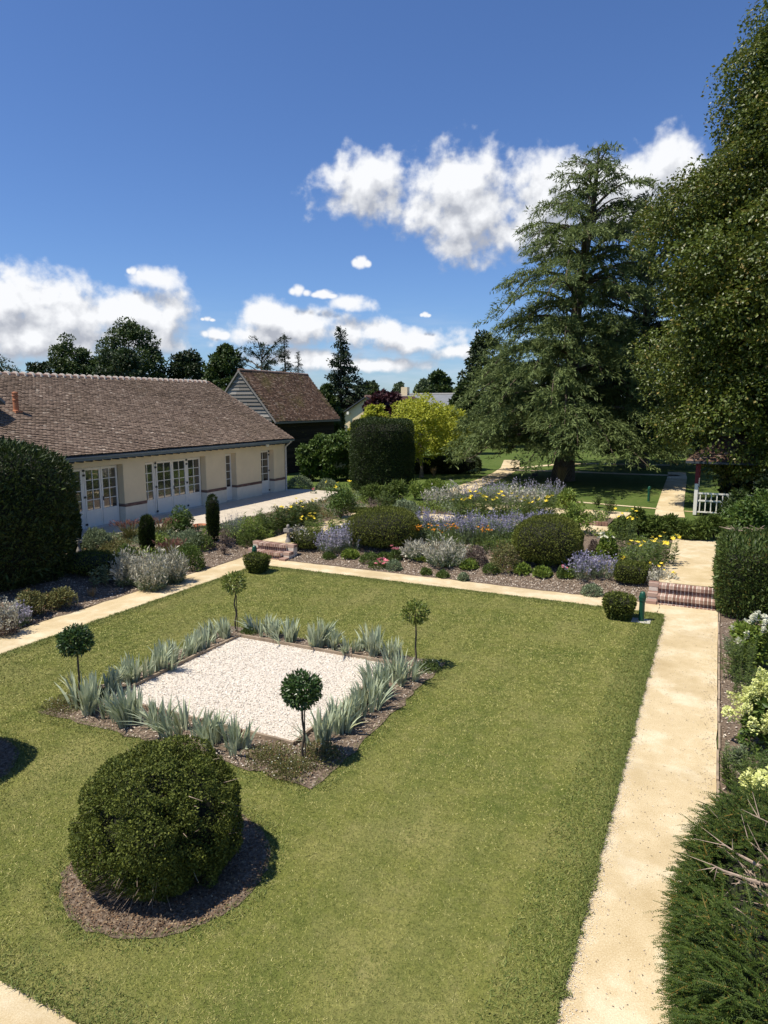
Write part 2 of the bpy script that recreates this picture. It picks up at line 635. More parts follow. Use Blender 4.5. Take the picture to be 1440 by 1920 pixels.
def ground_mats():
    # sandy path
    m, nt, b = new_mat('sandy_gravel')
    big = n_noise(nt, 1.3, 7, 0.68)
    fine = n_noise(nt, 70, 3, 0.7)
    c1 = n_ramp(nt, big, [(0.34, (0.46, 0.345, 0.18)), (0.5, (0.58, 0.46, 0.275)), (0.63, (0.74, 0.645, 0.46))])
    c2 = n_ramp(nt, fine, [(0.28, (0.28, 0.21, 0.12)), (0.5, (0.57, 0.455, 0.27)), (0.72, (0.84, 0.75, 0.56))])
    dm = n_noise(nt, 0.5, 6, 0.7)
    c3 = n_mix(nt, 0.45, c1, c2)
    c3 = n_mix(nt, n_ramp(nt, dm, [(0.50, (0, 0, 0)), (0.64, (0.42, 0.42, 0.42))]), c3, (0.37, 0.275, 0.14))
    lk(nt, c3, b.inputs['Base Color'])
    b.inputs['Roughness'].default_value = 0.95
    b.inputs['Specular IOR Level'].default_value = 0.1
    n_bump(nt, b, fine, 0.5, 0.012)
    MATS['sand'] = m
    # soil below the grass / park grass
    for nm, cols, sc in (('lawn_ground', [(0.28, (0.10, 0.13, 0.024)), (0.5, (0.20, 0.205, 0.05)), (0.74, (0.35, 0.31, 0.115))], 0.55),
                         ('park_grass', [(0.25, (0.07, 0.12, 0.02)), (0.5, (0.10, 0.15, 0.03)), (0.78, (0.155, 0.18, 0.05))], 0.25)):
        m, nt, b = new_mat(nm)
        big = n_noise(nt, sc, 6, 0.6)
        fine = n_noise(nt, 26, 4, 0.7)
        mid = n_noise(nt, 5, 4, 0.65)
        c = n_ramp(nt, big, cols)
        c = n_mix(nt, n_ramp(nt, fine, [(0.35, (0.55, 0.55, 0.55)), (0.65, (0, 0, 0))]), c, (cols[0][1][0] * .35, cols[0][1][1] * .4, cols[0][1][2] * .4))
        c = n_mix(nt, n_ramp(nt, mid, [(0.5, (0, 0, 0)), (0.75, (0.5, 0.5, 0.5))]), c, (0.23, 0.21, 0.085))
        if nm == 'lawn_ground':              # faint mowing lines: light off bent grass put into the colour
            tc = nt.nodes.new('ShaderNodeTexCoord')
            wv = nt.nodes.new('ShaderNodeTexWave')
            wv.inputs['Scale'].default_value = 0.30
            wv.inputs['Distortion'].default_value = 1.2
            wv.inputs['Detail'].default_value = 1.0
            lk(nt, tc.outputs['Object'], wv.inputs['Vector'])
            c = n_mix(nt, n_ramp(nt, wv.outputs['Fac'], [(0.3, (0.22, 0.22, 0.22)), (0.7, (0, 0, 0))]), c, (0.07, 0.10, 0.02))
        lk(nt, c, b.inputs['Base Color'])
        b.inputs['Roughness'].default_value = 0.9
        b.inputs['Specular IOR Level'].default_value = 0.15
        n_bump(nt, b, fine, 0.8, 0.03)
        MATS[nm] = m
    # mulch
    m, nt, b = new_mat('mulch_soil')
    nz = n_noise(nt, 22, 5, 0.7)
    c = n_ramp(nt, nz, [(0.3, (0.045, 0.032, 0.022)), (0.5, (0.15, 0.105, 0.07)), (0.7, (0.30, 0.235, 0.17))])
    lk(nt, c, b.inputs['Base Color'])
    b.inputs['Roughness'].default_value = 0.95
    n_bump(nt, b, nz, 0.8, 0.03)
    MATS['mulch_soil'] = m
    MATS['mulch'] = island_mat('mulch_chip', [(0, (0.10, 0.07, 0.05)), (0.35, (0.29, 0.225, 0.165)), (0.7, (0.48, 0.40, 0.31)), (1, (0.72, 0.64, 0.53))], 0.9, bump=0)
    MATS['dark_chip'] = island_mat('dark_bark_chip', [(0, (0.045, 0.025, 0.015)), (0.4, (0.13, 0.075, 0.04)), (0.8, (0.24, 0.15, 0.085)), (1, (0.42, 0.32, 0.19))], 0.9, bump=0)
    MATS['pebble'] = island_mat('white_pebble', [(0, (0.42, 0.36, 0.29)), (0.25, (0.60, 0.53, 0.44)), (0.6, (0.74, 0.67, 0.57)), (1, (0.86, 0.81, 0.72))], 0.8, bump=0)
    m, nt, b = new_mat('white_gravel')
    nz = n_noise(nt, 45, 4, 0.7)
    c = n_ramp(nt, nz, [(0.3, (0.38, 0.32, 0.25)), (0.5, (0.64, 0.57, 0.47)), (0.7, (0.78, 0.71, 0.6))])
    lk(nt, c, b.inputs['Base Color'])
    b.inputs['Roughness'].default_value = 0.9
    n_bump(nt, b, nz, 0.8, 0.02)
    MATS['white_gravel'] = m
    MATS['grass'] = grass_mat('grass_blade', [(0, (0.065, 0.095, 0.013)), (0.35, (0.18, 0.205, 0.036)), (0.75, (0.34, 0.325, 0.082)), (1, (0.66, 0.59, 0.25))], 0.75, moss=((0.46, 0.40, 0.15), 0.44, 0.72, 1.6), bump=0)
    MATS['edge_grass'] = island_mat('edge_grass_blade', [(0, (0.075, 0.11, 0.02)), (0.5, (0.14, 0.175, 0.036)), (1, (0.26, 0.26, 0.08))], 0.7, bump=0)
    # terrace paving
    m, nt, b = new_mat('terrace_stone')
    tc = nt.nodes.new('ShaderNodeTexCoord')
    br = nt.nodes.new('ShaderNodeTexBrick')
    br.inputs['Scale'].default_value = 0.9
    br.inputs['Mortar Size'].default_value = 0.012
    br.inputs['Color1'].default_value = (0.54, 0.465, 0.355, 1)
    br.inputs['Color2'].default_value = (0.60, 0.52, 0.405, 1)
    br.inputs['Mortar'].default_value = (0.36, 0.31, 0.24, 1)
    lk(nt, tc.outputs['Object'], br.inputs['Vector'])
    nz = n_noise(nt, 3, 6, 0.65)
    c = n_mix(nt, n_ramp(nt, nz, [(0.35, (0.35, 0.35, 0.35)), (0.7, (0, 0, 0))]), br.outputs[0], (0.38, 0.33, 0.26))
    lk(nt, c, b.inputs['Base Color'])
    b.inputs['Roughness'].default_value = 0.85
    MATS['terrace'] = m


ground_mats()
MATS['box'] = leaf_mat('box_leaf', (0.024, 0.036, 0.006), (0.070, 0.090, 0.014), (0.185, 0.205, 0.038), 0.15, 0.6, 2.0, spec=0.22)
MATS['box_dull'] = leaf_mat('clipped_dome_leaf', (0.050, 0.066, 0.011), (0.105, 0.125, 0.020), (0.18, 0.185, 0.038), 0.15, 0.6, 2.0, spec=0.2)
MATS['yew'] = leaf_mat('yew_needle', (0.011, 0.022, 0.005), (0.027, 0.046, 0.009), (0.062, 0.088, 0.018), 0.08, 0.5, 1.5, spec=0.3)
MATS['yew_warm'] = leaf_mat('yew_needle_warm', (0.022, 0.040, 0.008), (0.055, 0.085, 0.016), (0.11, 0.145, 0.028), 0.10, 0.5, 1.5, accent=(0.17, 0.11, 0.025), accent_share=0.02, spec=0.3)
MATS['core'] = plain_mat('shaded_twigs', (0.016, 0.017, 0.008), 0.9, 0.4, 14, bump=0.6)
MATS['bay'] = leaf_mat('bay_leaf', (0.020, 0.048, 0.010), (0.040, 0.080, 0.017), (0.075, 0.12, 0.03), 0.12, 0.35, 3, spec=0.5)
MATS['bay_young'] = leaf_mat('young_holly_leaf', (0.05, 0.08, 0.012), (0.105, 0.14, 0.022), (0.20, 0.22, 0.04), 0.2, 0.4, 3)
MATS['lime'] = leaf_mat('lime_tree_leaf', (0.036, 0.055, 0.009), (0.078, 0.106, 0.016), (0.140, 0.165, 0.026), 0.22, 0.42, 0.35, accent=(0.30, 0.22, 0.06), accent_share=0.045, spec=0.35)
MATS['cedar'] = leaf_mat('cedar_needle', (0.050, 0.075, 0.024), (0.110, 0.145, 0.048), (0.20, 0.245, 0.084), 0.22, 0.6, 0.3, spec=0.2)
MATS['cedar_dark'] = leaf_mat('dark_cedar_needle', (0.010, 0.022, 0.013), (0.022, 0.040, 0.022), (0.045, 0.068, 0.034), 0.08, 0.6, 0.3, spec=0.2)
MATS['broad'] = leaf_mat('broad_leaf', (0.018, 0.036, 0.009), (0.038, 0.064, 0.014), (0.075, 0.105, 0.022), 0.15, 0.5, 0.25)
MATS['broad_dark'] = leaf_mat('dark_broad_leaf', (0.011, 0.022, 0.007), (0.022, 0.039, 0.011), (0.045, 0.066, 0.018), 0.12, 0.5, 0.25)
MATS['broad_pale'] = leaf_mat('pale_broad_leaf', (0.045, 0.07, 0.03), (0.08, 0.11, 0.05), (0.12, 0.15, 0.07), 0.15, 0.5, 0.25)
MATS['spruce'] = leaf_mat('spruce_needle', (0.010, 0.022, 0.010), (0.022, 0.040, 0.017), (0.045, 0.066, 0.026), 0.08, 0.6, 0.3, spec=0.2)
MATS['gold'] = leaf_mat('golden_leaf', (0.15, 0.18, 0.016), (0.31, 0.34, 0.032), (0.50, 0.50, 0.065), 0.35, 0.5, 0.6)
MATS['plum'] = leaf_mat('purple_leaf', (0.020, 0.008, 0.010), (0.045, 0.014, 0.018), (0.08, 0.026, 0.026), 0.1, 0.5, 0.5)
MATS['hedge'] = leaf_mat('hedge_leaf', (0.03, 0.06, 0.010), (0.065, 0.115, 0.018), (0.13, 0.18, 0.035), 0.2, 0.5, 0.8)
MATS['green'] = leaf_mat('perennial_leaf', (0.035, 0.065, 0.012), (0.075, 0.115, 0.022), (0.14, 0.18, 0.04), 0.2, 0.55, 2)
MATS['bright'] = leaf_mat('bright_leaf', (0.07, 0.12, 0.014), (0.14, 0.20, 0.028), (0.24, 0.29, 0.055), 0.22, 0.55, 2)
MATS['olive'] = leaf_mat('olive_leaf', (0.07, 0.08, 0.025), (0.13, 0.135, 0.04), (0.22, 0.20, 0.07), 0.18, 0.6, 2, accent=(0.22, 0.09, 0.04), accent_share=0.06)
MATS['silver'] = leaf_mat('silver_leaf', (0.24, 0.23, 0.17), (0.42, 0.40, 0.31), (0.60, 0.57, 0.46), 0.1, 0.7, 2, spec=0.1)
MATS['greygreen'] = leaf_mat('grey_green_leaf', (0.085, 0.115, 0.06), (0.15, 0.19, 0.10), (0.25, 0.29, 0.17), 0.15, 0.6, 2, spec=0.2)
MATS['iris'] = leaf_mat('iris_leaf', (0.24, 0.285, 0.19), (0.38, 0.43, 0.29), (0.55, 0.58, 0.38), 0.15, 0.5, 3, accent=(0.40, 0.36, 0.16), accent_share=0.05, spec=0.3)
MATS['straw'] = leaf_mat('dry_grass', (0.16, 0.09, 0.04), (0.28, 0.18, 0.08), (0.42, 0.32, 0.17), 0.15, 0.7, 2, spec=0.1)
MATS['redgrass'] = leaf_mat('red_grass_plume', (0.12, 0.045, 0.035), (0.22, 0.095, 0.075), (0.34, 0.19, 0.14), 0.15, 0.7, 2, spec=0.1)
MATS['purplebrown'] = leaf_mat('purple_brown_leaf', (0.06, 0.035, 0.035), (0.12, 0.085, 0.07), (0.21, 0.17, 0.13), 0.1, 0.7, 2)
MATS['violet'] = leaf_mat('violet_petal', (0.20, 0.18, 0.27), (0.295, 0.275, 0.37), (0.43, 0.41, 0.50), 0.2, 0.7, 4, spec=0.1)
MATS['mauve'] = leaf_mat('mauve_petal', (0.22, 0.205, 0.27), (0.32, 0.30, 0.37), (0.46, 0.44, 0.49), 0.2, 0.7, 4, spec=0.1)
MATS['yellow'] = leaf_mat('yellow_petal', (0.62, 0.42, 0.02), (0.80, 0.60, 0.04), (0.90, 0.74, 0.15), 0.25, 0.6, 4, spec=0.1)
MATS['orange'] = leaf_mat('orange_petal', (0.40, 0.12, 0.012), (0.60, 0.22, 0.02), (0.70, 0.36, 0.05), 0.2, 0.6, 4, spec=0.1)
MATS['pink'] = leaf_mat('pink_petal', (0.62, 0.12, 0.17), (0.78, 0.24, 0.29), (0.88, 0.45, 0.48), 0.2, 0.6, 4, spec=0.1)
MATS['cream'] = leaf_mat('cream_petal', (0.58, 0.56, 0.38), (0.72, 0.70, 0.50), (0.84, 0.82, 0.66), 0.2, 0.7, 4, spec=0.1)
MATS['limeflower'] = leaf_mat('lime_cream_petal', (0.48, 0.52, 0.16), (0.62, 0.65, 0.25), (0.74, 0.75, 0.40), 0.2, 0.7, 4, spec=0.1)
MATS['white'] = leaf_mat('white_petal', (0.60, 0.60, 0.45), (0.70, 0.70, 0.55), (0.80, 0.79, 0.66), 0.2, 0.7, 4, spec=0.1)
MATS['bark'] = plain_mat('bark', (0.10, 0.075, 0.052), 0.9, 0.5, 9, bump=0.8)
MATS['bark_grey'] = plain_mat('grey_bark', (0.20, 0.165, 0.13), 0.9, 0.4, 9, bump=0.8)
MATS['young_yew'] = leaf_mat('young_yew_needle', (0.030, 0.052, 0.010), (0.070, 0.105, 0.018), (0.14, 0.18, 0.035), 0.15, 0.55, 1.5, spec=0.2)
MATS['near_yew'] = leaf_mat('near_yew_needle', (0.014, 0.029, 0.005), (0.038, 0.064, 0.010), (0.095, 0.13, 0.021), 0.12, 0.55, 1.5, accent=(0.22, 0.13, 0.025), accent_share=0.03, spec=0.2)
MATS['twig'] = plain_mat('bare_twig', (0.34, 0.255, 0.19), 0.85, 0.3, 20)
MATS['stem'] = plain_mat('green_stem', (0.10, 0.13, 0.04), 0.7, 0.3, 20)


# ------------------------------------------------------------------ ground
def sheet(name, mat, poly, z_fn, step=0.5, jitter=0.0, seed=1, lift=0.0, kind='structure', thick=0.0):
    """A ground sheet over an axis-aligned rectangle (x0, x1, y0, y1), following z_fn."""
    x0, x1, y0, y1 = poly
    nx, ny = max(2, int((x1 - x0) / step) + 1), max(2, int((y1 - y0) / step) + 1)
    X, Y = np.meshgrid(np.linspace(x0, x1, nx), np.linspace(y0, y1, ny))
    r = np.random.default_rng(seed)
    if jitter:
        jx, jy = r.normal(0, jitter, X.shape), r.normal(0, jitter, X.shape)
        X = X.copy()
        Y = Y.copy()
        X[:, 0] += jx[:, 0]
        X[:, -1] += jx[:, -1]
        Y[0] += jy[0]
        Y[-1] += jy[-1]
    Z = z_fn(X, Y) + lift
    mb = MB()
    v = np.stack([X, Y, Z], -1).reshape(-1, 3)
    i, j = np.meshgrid(np.arange(ny - 1), np.arange(nx - 1), indexing='ij')
    q = np.stack([i * nx + j, i * nx + j + 1, (i + 1) * nx + j + 1, (i + 1) * nx + j], -1).reshape(-1, 4)
    mb.add(v, q)
    if thick:
        loop = [k for k in range(nx)] + [k * nx + nx - 1 for k in range(1, ny)] + [(ny - 1) * nx + k for k in range(nx - 2, -1, -1)] + [k * nx for k in range(ny - 2, 0, -1)]
        top = v[loop]
        bot = top - np.array([0, 0, thick])
        n = len(loop)
        mb.add(np.vstack([top, bot]), [(k, n + k, n + (k + 1) % n, (k + 1) % n) for k in range(n)])
    o = mb.build(name, mat)
    return tag(o, kind=kind)


def flat(z):
    return lambda X, Y: np.full(np.shape(X), float(z))


LX0, LX1, LY0, LY1 = -12.42, -0.89, 3.27, 16.85     # lawn


def build_ground():
    # the ground as one sheet to the horizon, finely stepped near the garden
    xs = np.concatenate([[-1500, -700, -300, -150, -90], np.arange(-60, 30, 0.6), [30, 60, 120, 300, 700, 1500]])
    ys = np.concatenate([[-1200, -400, -100, -40], np.arange(-20, 70, 0.6), [70, 100, 150, 300, 700, 1800]])
    X, Y = np.meshgrid(xs, ys)
    Z = terrain(X, Y) - 0.05
    v = np.stack([X, Y, Z], -1).reshape(-1, 3)
    nx, ny = len(xs), len(ys)
    i, j = np.meshgrid(np.arange(ny - 1), np.arange(nx - 1), indexing='ij')
    q = np.stack([i * nx + j, i * nx + j + 1, (i + 1) * nx + j + 1, (i + 1) * nx + j], -1).reshape(-1, 4)
    mb = MB().add(v, q)
    tag(mb.build('ground', MATS['park_grass']), kind='structure')
    # sunken gravel paths round the lawn
    sheet('gravel_path', MATS['sand'], (-13.55, -12.30, 1.9, 17.8), flat(0), 0.35, 0.025, 2)
    sheet('gravel_path', MATS['sand'], (-12.30, -1.00, 16.75, 17.8), flat(0), 0.35, 0.025, 3)
    sheet('gravel_path', MATS['sand'], (-1.00, 0.29, 0.5, 17.8), flat(0), 0.35, 0.004, 4)
    sheet('gravel_path', MATS['sand'], (-12.30, -1.00, 1.9, 3.37), flat(0), 0.35, 0.02, 5)
    # the lawn
    sheet('lawn', MATS['lawn_ground'], (LX0, LX1, LY0, LY1), flat(0.022), 0.16, 0.026, 6, thick=0.04)
    # upper paths
    sheet('gravel_path', MATS['sand'], (-1.10, 0.20, 18.45, 25.0), flat(UP + 0.012), 0.35, 0.015, 7, thick=0.42)
    sheet('gravel_path', MATS['sand'], (-13.38, -12.22, 18.45, 25.0), flat(UP + 0.012), 0.35, 0.02, 8, thick=0.42)
    sheet('gravel_path', MATS['sand'], (-13.5, -3.35, 24.2, 26.2), flat(UP + 0.006), 0.35, 0.04, 9)
    sheet('gravel_path', MATS['sand'], (-10.4, -3.0, 28.2, 30.1), flat(UP + 0.006), 0.35, 0.04, 10)
    # park paths: polygons through measured points
    def strip(pts, w, seed):
        pts = np.array(pts, float)
        t = nrm(np.gradient(pts, axis=0))
        n = np.stack([-t[:, 1], t[:, 0]], 1)
        r = np.random.default_rng(seed)
        a = pts + n * (w / 2) + r.normal(0, 0.02, pts.shape)
        b = pts - n * (w / 2) + r.normal(0, 0.02, pts.shape)
        k = len(pts)
        v = np.vstack([np.column_stack([a, np.full(k, UP - 0.03)]), np.column_stack([b, np.full(k, UP - 0.03)])])
        q = [(i, k + i, k + i + 1, i + 1) for i in range(k - 1)]
        tag(MB().add(v, q).build('gravel_path', MATS['sand']), kind='structure')
    strip([(-1.55, 29.9), (-1.67, 31.8), (-1.85, 38), (-2.1, 46.2), (-2.3, 50)], 1.12, 11)
    strip([(-7.2, 32.9), (-5.2, 32.5), (-2.2, 32.0)], 0.30, 12)
    strip([(-1.1, 31.8), (-0.2, 31.65), (0.8, 31.5)], 0.30, 13)
    strip([(-12.0, 33.0), (-12.2, 36.4), (-12.3, 40), (-12.6, 44), (-13.2, 48), (-15, 55)], 1.3, 14)
    strip([(-12.6, 46.6), (-9, 47.3), (-5.6, 47.2), (-2.0, 47.6)], 0.8, 15)
    strip([(-13.0, 47.5), (-10.6, 53), (-8, 54.5), (-3, 55.5)], 0.7, 16)
    # planting beds
    sheet('mulch_bed', MATS['mulch_soil'], (-12.22, -1.10, 17.8, 24.4), terrain, 0.35, 0.03, 17)
    sheet('mulch_bed', MATS['mulch_soil'], (-18.6, -13.55, -1.0, 17.9), terrain, 0.35, 0.03, 18, lift=0.006)
    sheet('mulch_bed', MATS['mulch_soil'], (-16.7, -13.38, 17.9, 28.5), terrain, 0.35, 0.03, 19, lift=0.008)
    sheet('mulch_bed', MATS['mulch_soil'], (0.33, 5.0, 0.0, 17.9), terrain, 0.5, 0.0, 20)
    sheet('mulch_bed', MATS['mulch_soil'], (-12.0, -3.5, 26.3, 28.1), terrain, 0.4, 0.03, 21, lift=0.006)
    # bed frame around the white gravel square
    ox0, ox1, oy0, oy1 = -9.44, -4.36, 6.96, 11.74
    ix0, ix1, iy0, iy1 = -8.80, -5.22, 7.80, 11.20
    for k, p in enumerate([(ox0, ox1, oy0, iy0), (ox0, ox1, iy1, oy1), (ox0, ix0, iy0, iy1), (ix1, ox1, iy0, iy1)]):
        j = 0.03
        sheet('mulch_bed', MATS['mulch_soil'], p, flat(0.034 + 0.001 * k), 0.2, j, 22 + k)
    sheet('white_gravel', MATS['white_gravel'], (ix0, ix1, iy0, iy1), flat(0.044), 0.3, 0, 30)
    # mulch rings round the two big domes
    for cx in (-5.0, -9.2):
        r = np.random.default_rng(int(-cx * 10))
        a = np.linspace(0, 2 * math.pi, 72, endpoint=False)
        rr = 1.07 + r.normal(0, 0.012, 72)
        pts = np.column_stack([cx + rr * np.cos(a), 5.05 + rr * np.sin(a), np.full(72, 0.031)])
        v = np.vstack([pts, [[cx, 5.05, 0.075]]])
        o = MB().add(v, tris=[(i, (i + 1) % 72, 72) for i in range(72)]).build('mulch_ring', MATS['mulch_soil'])
        tag(o, kind='structure')
    # terrace
    mb = MB()
    z = UP + 0.02
    pts = [(-20.3, 8), (-18.9, 8), (-18.85, 17.2), (-16.85, 18.2), (-16.5, 27.6), (-17.2, 30.6), (-20.3, 31.0)]
    n = len(pts)
    mb.poly([(x, y, z) for x, y in pts])
    mb.add([(x, y, z) for x, y in pts] + [(x, y, z - 0.25) for x, y in pts], [(i, n + i, n + (i + 1) % n, (i + 1) % n) for i in range(n)])
    tag(mb.build('terrace', MATS['terrace']), kind='structure')


def in_bed(x, y):
    m = (x > -9.44) & (x < -4.36) & (y > 6.96) & (y < 11.74)
    for cx in (-5.0, -9.2):
        m |= (x - cx) ** 2 + (y - 5.05) ** 2 < 1.05 ** 2
    return m


def build_grass():
    rng = np.random.default_rng(77)
    n = 680000
    x = rng.uniform(LX0 - 0.02, LX1 + 0.02, n)
    y = LY0 + (LY1 - LY0) * rng.uniform(0, 1, n) ** 1.35
    keep = ~in_bed(x, y)
    # only what stands in the view cone of the balcony (with a good margin)
    ang = np.degrees(np.arctan2(x, y)) + math.degrees(YAW)
    keep &= np.abs(ang) < 40
    x, y = x[keep], y[keep]
    n = len(x)
    d = np.hypot(x, y)
    h = rng.uniform(0.007, 0.021, n)
    w = rng.uniform(0.0022, 0.0045, n) * np.clip(d / 6, 1, 2.4)
    a = rng.uniform(0, 6.28, n)
    ln = rng.normal(0, 0.016, (n, 2))
    s = np.stack([np.cos(a) * w, np.sin(a) * w, np.zeros(n)], 1)
    p = np.stack([x, y, np.full(n, 0.02)], 1)
    tip = p + np.column_stack([ln, h])
    v = np.stack([p - s, p + s, tip], 1).reshape(-1, 3)
    o = MB().add(v, tris=np.arange(n * 3).reshape(-1, 3)).build('grass', MATS['grass'])
    tag(o, kind='stuff')
    # longer, greener, shaggier grass along the edges of the lawn
    P = []
    for (a0, a1, b0, b1, k) in ((LX1 - 0.55, LX1 + 0.03, LY0, LY1, 34000), (LX0 - 0.02, LX0 + 0.3, LY0, LY1, 14000), (LX0, LX1, LY1 - 0.35, LY1 + 0.02, 14000), (LX0, LX1, LY0 - 0.02, LY0 + 0.35, 9000)):
        x = rng.uniform(a0, a1, k)
        y = rng.uniform(b0, b1, k)
        if b1 - b0 > 3:                      # denser towards the path, thinning into the lawn
            u = rng.uniform(0, 1, k) ** 2.2
            x = a1 - (a1 - a0) * u if a1 > -2 else a0 + (a1 - a0) * u
        else:
            u = rng.uniform(0, 1, k) ** 2.2
            y = b1 - (b1 - b0) * u if b1 > 10 else b0 + (b1 - b0) * u
        P.append(np.column_stack([x, y]))
    for cx in (-5.0, -9.2):
        k = 5200
        a = rng.uniform(0, 6.28, k)
        r = 1.03 + 0.22 * rng.uniform(0, 1, k) ** 2
        P.append(np.column_stack([cx + r * np.cos(a), 5.05 + r * np.sin(a)]))
    k = 14000
    t = rng.uniform(0, 1, k)
    e = rng.integers(0, 4, k)
    off = -0.04 + 0.28 * rng.uniform(0, 1, k) ** 2
    bx = np.where(e < 2, -9.44 + 5.08 * t, np.where(e == 2, -9.44 - off, -4.36 + off))
    by = np.where(e == 0, 6.96 - off, np.where(e == 1, 11.74 + off, 6.96 + 4.78 * t))
    P.append(np.column_stack([bx, by]))
    # tufts leaning out over the sand
    for k in range(420):
        if k < 260:
            c = np.array([LX1 + rng.normal(0.0, 0.025), rng.uniform(LY0, LY1)])
        elif k < 340:
            c = np.array([LX0 + rng.normal(0.0, 0.025), rng.uniform(LY0, LY1)])
        else:
            c = np.array([rng.uniform(LX0, LX1), LY1 + rng.normal(0.0, 0.02)])
        P.append(c + rng.normal(0, 0.03, (34, 2)))
    P = np.vstack(P)
    n = len(P)
    h = rng.uniform(0.014, 0.038, n)
    a = rng.uniform(0, 6.28, n)
    w = rng.uniform(0.004, 0.008, n)
    s = np.stack([np.cos(a) * w, np.sin(a) * w, np.zeros(n)], 1)
    p = np.column_stack([P, np.full(n, 0.02)])
    tip = p + np.column_stack([rng.normal(0, 0.03, (n, 2)), h])
    v = np.stack([p - s, p + s, tip], 1).reshape(-1, 3)
    tag(MB().add(v, tris=np.arange(n * 3).reshape(-1, 3)).build('edge_grass', MATS['edge_grass']), kind='stuff')


def chips(name, mat, rects, per_m2, size, seed, zf, circle=None):
    rng = np.random.default_rng(seed)
    P = []
    for (x0, x1, y0, y1) in rects:
        k = int((x1 - x0) * (y1 - y0) * per_m2)
        P.append(np.column_stack([rng.uniform(x0, x1, k), rng.uniform(y0, y1, k)]))
    if circle:
        for (cx, cy, r, k) in circle:
            a = rng.uniform(0, 6.28, k)
            q = r * np.sqrt(rng.uniform(0, 1, k))
            P.append(np.column_stack([cx + q * np.cos(a), cy + q * np.sin(a)]))
    P = np.vstack(P)
    n = len(P)
    z = zf(P[:, 0], P[:, 1]) + rng.uniform(0.003, 0.022, n)
    D = rng.normal(size=(n, 3)) * np.array([1, 1, 0.35])
    mb = MB().leaves(np.column_stack([P, z]), D, rng.uniform(0.5, 1.4, n) * size, rng.uniform(0.35, 0.8, n) * size, rng, side=np.tile([0, 0, 1.0], (n, 1)) + rng.normal(0, 0.25, (n, 3)), fold=0.05)
    return tag(mb.build(name, mat), kind='stuff')


def stones(name, mat, rect, count, size, seed, z):
    """Small rounded pebbles (squashed octahedra)."""
    rng = np.random.default_rng(seed)
    x0, x1, y0, y1 = rect
    c = np.column_stack([rng.uniform(x0, x1, count), rng.uniform(y0, y1, count), np.full(count, z) + rng.uniform(-0.004, 0.008, count)])
    o = np.array([(1, 0, 0), (0, 1, 0), (-1, 0, 0), (0, -1, 0), (0, 0, .7), (0, 0, -.7)], float)
    a = rng.uniform(0, 6.28, count)
    s = rng.uniform(0.5, 1.2, (count, 3)) * size
    v = o[None] * s[:, None]
    t = rng.normal(0, 0.35, count)
    y1_ = v[..., 1] * np.cos(t)[:, None] - v[..., 2] * np.sin(t)[:, None]
    z1_ = v[..., 1] * np.sin(t)[:, None] + v[..., 2] * np.cos(t)[:, None]
    x2 = v[..., 0] * np.cos(a)[:, None] - y1_ * np.sin(a)[:, None]
    y2 = v[..., 0] * np.sin(a)[:, None] + y1_ * np.cos(a)[:, None]
    v = np.stack([x2, y2, z1_], -1) + c[:, None]
    tr = np.array([(0, 1, 4), (1, 2, 4), (2, 3, 4), (3, 0, 4), (1, 0, 5), (2, 1, 5), (3, 2, 5), (0, 3, 5)])
    T = (np.arange(count) * 6)[:, None, None] + tr[None]
    return tag(MB().add(v.reshape(-1, 3), tris=T.reshape(-1, 3)).build(name, mat), kind='stuff')


build_ground()
build_grass()
chips('mulch', MATS['mulch'], [(-12.2, -1.15, 17.85, 20.6)], 620, 0.05, 31, lambda x, y: terrain(x, y))
chips('mulch', MATS['mulch'], [(-17.5, -13.58, 7, 18.4), (-16.6, -13.4, 18.4, 20)], 420, 0.05, 32, lambda x, y: terrain(x, y) + 0.006)
chips('mulch', MATS['mulch'], [(0.35, 1.3, 5, 17)], 300, 0.04, 33, lambda x, y: terrain(x, y))
chips('mulch', MATS['mulch'], [(-9.42, -4.38, 6.98, 7.8), (-9.42, -4.38, 11.22, 11.72), (-9.42, -8.82, 7.8, 11.2), (-5.2, -4.38, 7.8, 11.2)], 420, 0.035, 34, lambda x, y: 0 * x + 0.036)
chips('bark_chips', MATS['dark_chip'], [], 0, 0.026, 35, lambda x, y: 0.031 + 0.044 * (1 - np.minimum(np.minimum(np.hypot(x + 5.0, y - 5.05), np.hypot(x + 9.2, y - 5.05)), 1.07) / 1.07), circle=[(-5.0, 5.05, 1.05, 6500), (-9.2, 5.05, 1.05, 2500)])
stones('gravel', MATS['pebble'], (-8.79, -5.23, 7.81, 11.19), 11000, 0.017, 36, 0.046)
# scattered leaf litter and grit on the right-hand path, thicker by the bed edge
_r = np.random.default_rng(37)
_n = 1500
_x = np.where(_r.uniform(0, 1, _n) < 0.45, 0.27 - np.abs(_r.normal(0, 0.10, _n)), _r.uniform(-0.88, 0.27, _n))
_y = _r.uniform(4.2, 17.5, _n)
tag(MB().leaves(np.column_stack([_x, _y, np.full(_n, 0.006)]), np.column_stack([_r.normal(size=(_n, 2)), np.full(_n, 0.05)]), _r.uniform(0.012, 0.032, _n), _r.uniform(0.006, 0.014, _n), _r, side=np.tile([0, 0, 1.0], (_n, 1)), fold=0.3).build('leaf_litter', MATS['mulch']), kind='stuff')
_n = 15000
_x = -0.90 + np.abs(_r.normal(0, 0.075, _n))
_y = _r.uniform(4, 16.8, _n)
tag(MB().leaves(np.column_stack([_x, _y, np.full(_n, 0.005)]), np.column_stack([_r.normal(size=(_n, 2)), np.full(_n, 0.2)]), _r.uniform(0.006, 0.014, _n), _r.uniform(0.005, 0.010, _n), _r, side=np.tile([0, 0, 1.0], (_n, 1)), fold=0.3).build('path_grit', MATS['pebble']), kind='stuff')


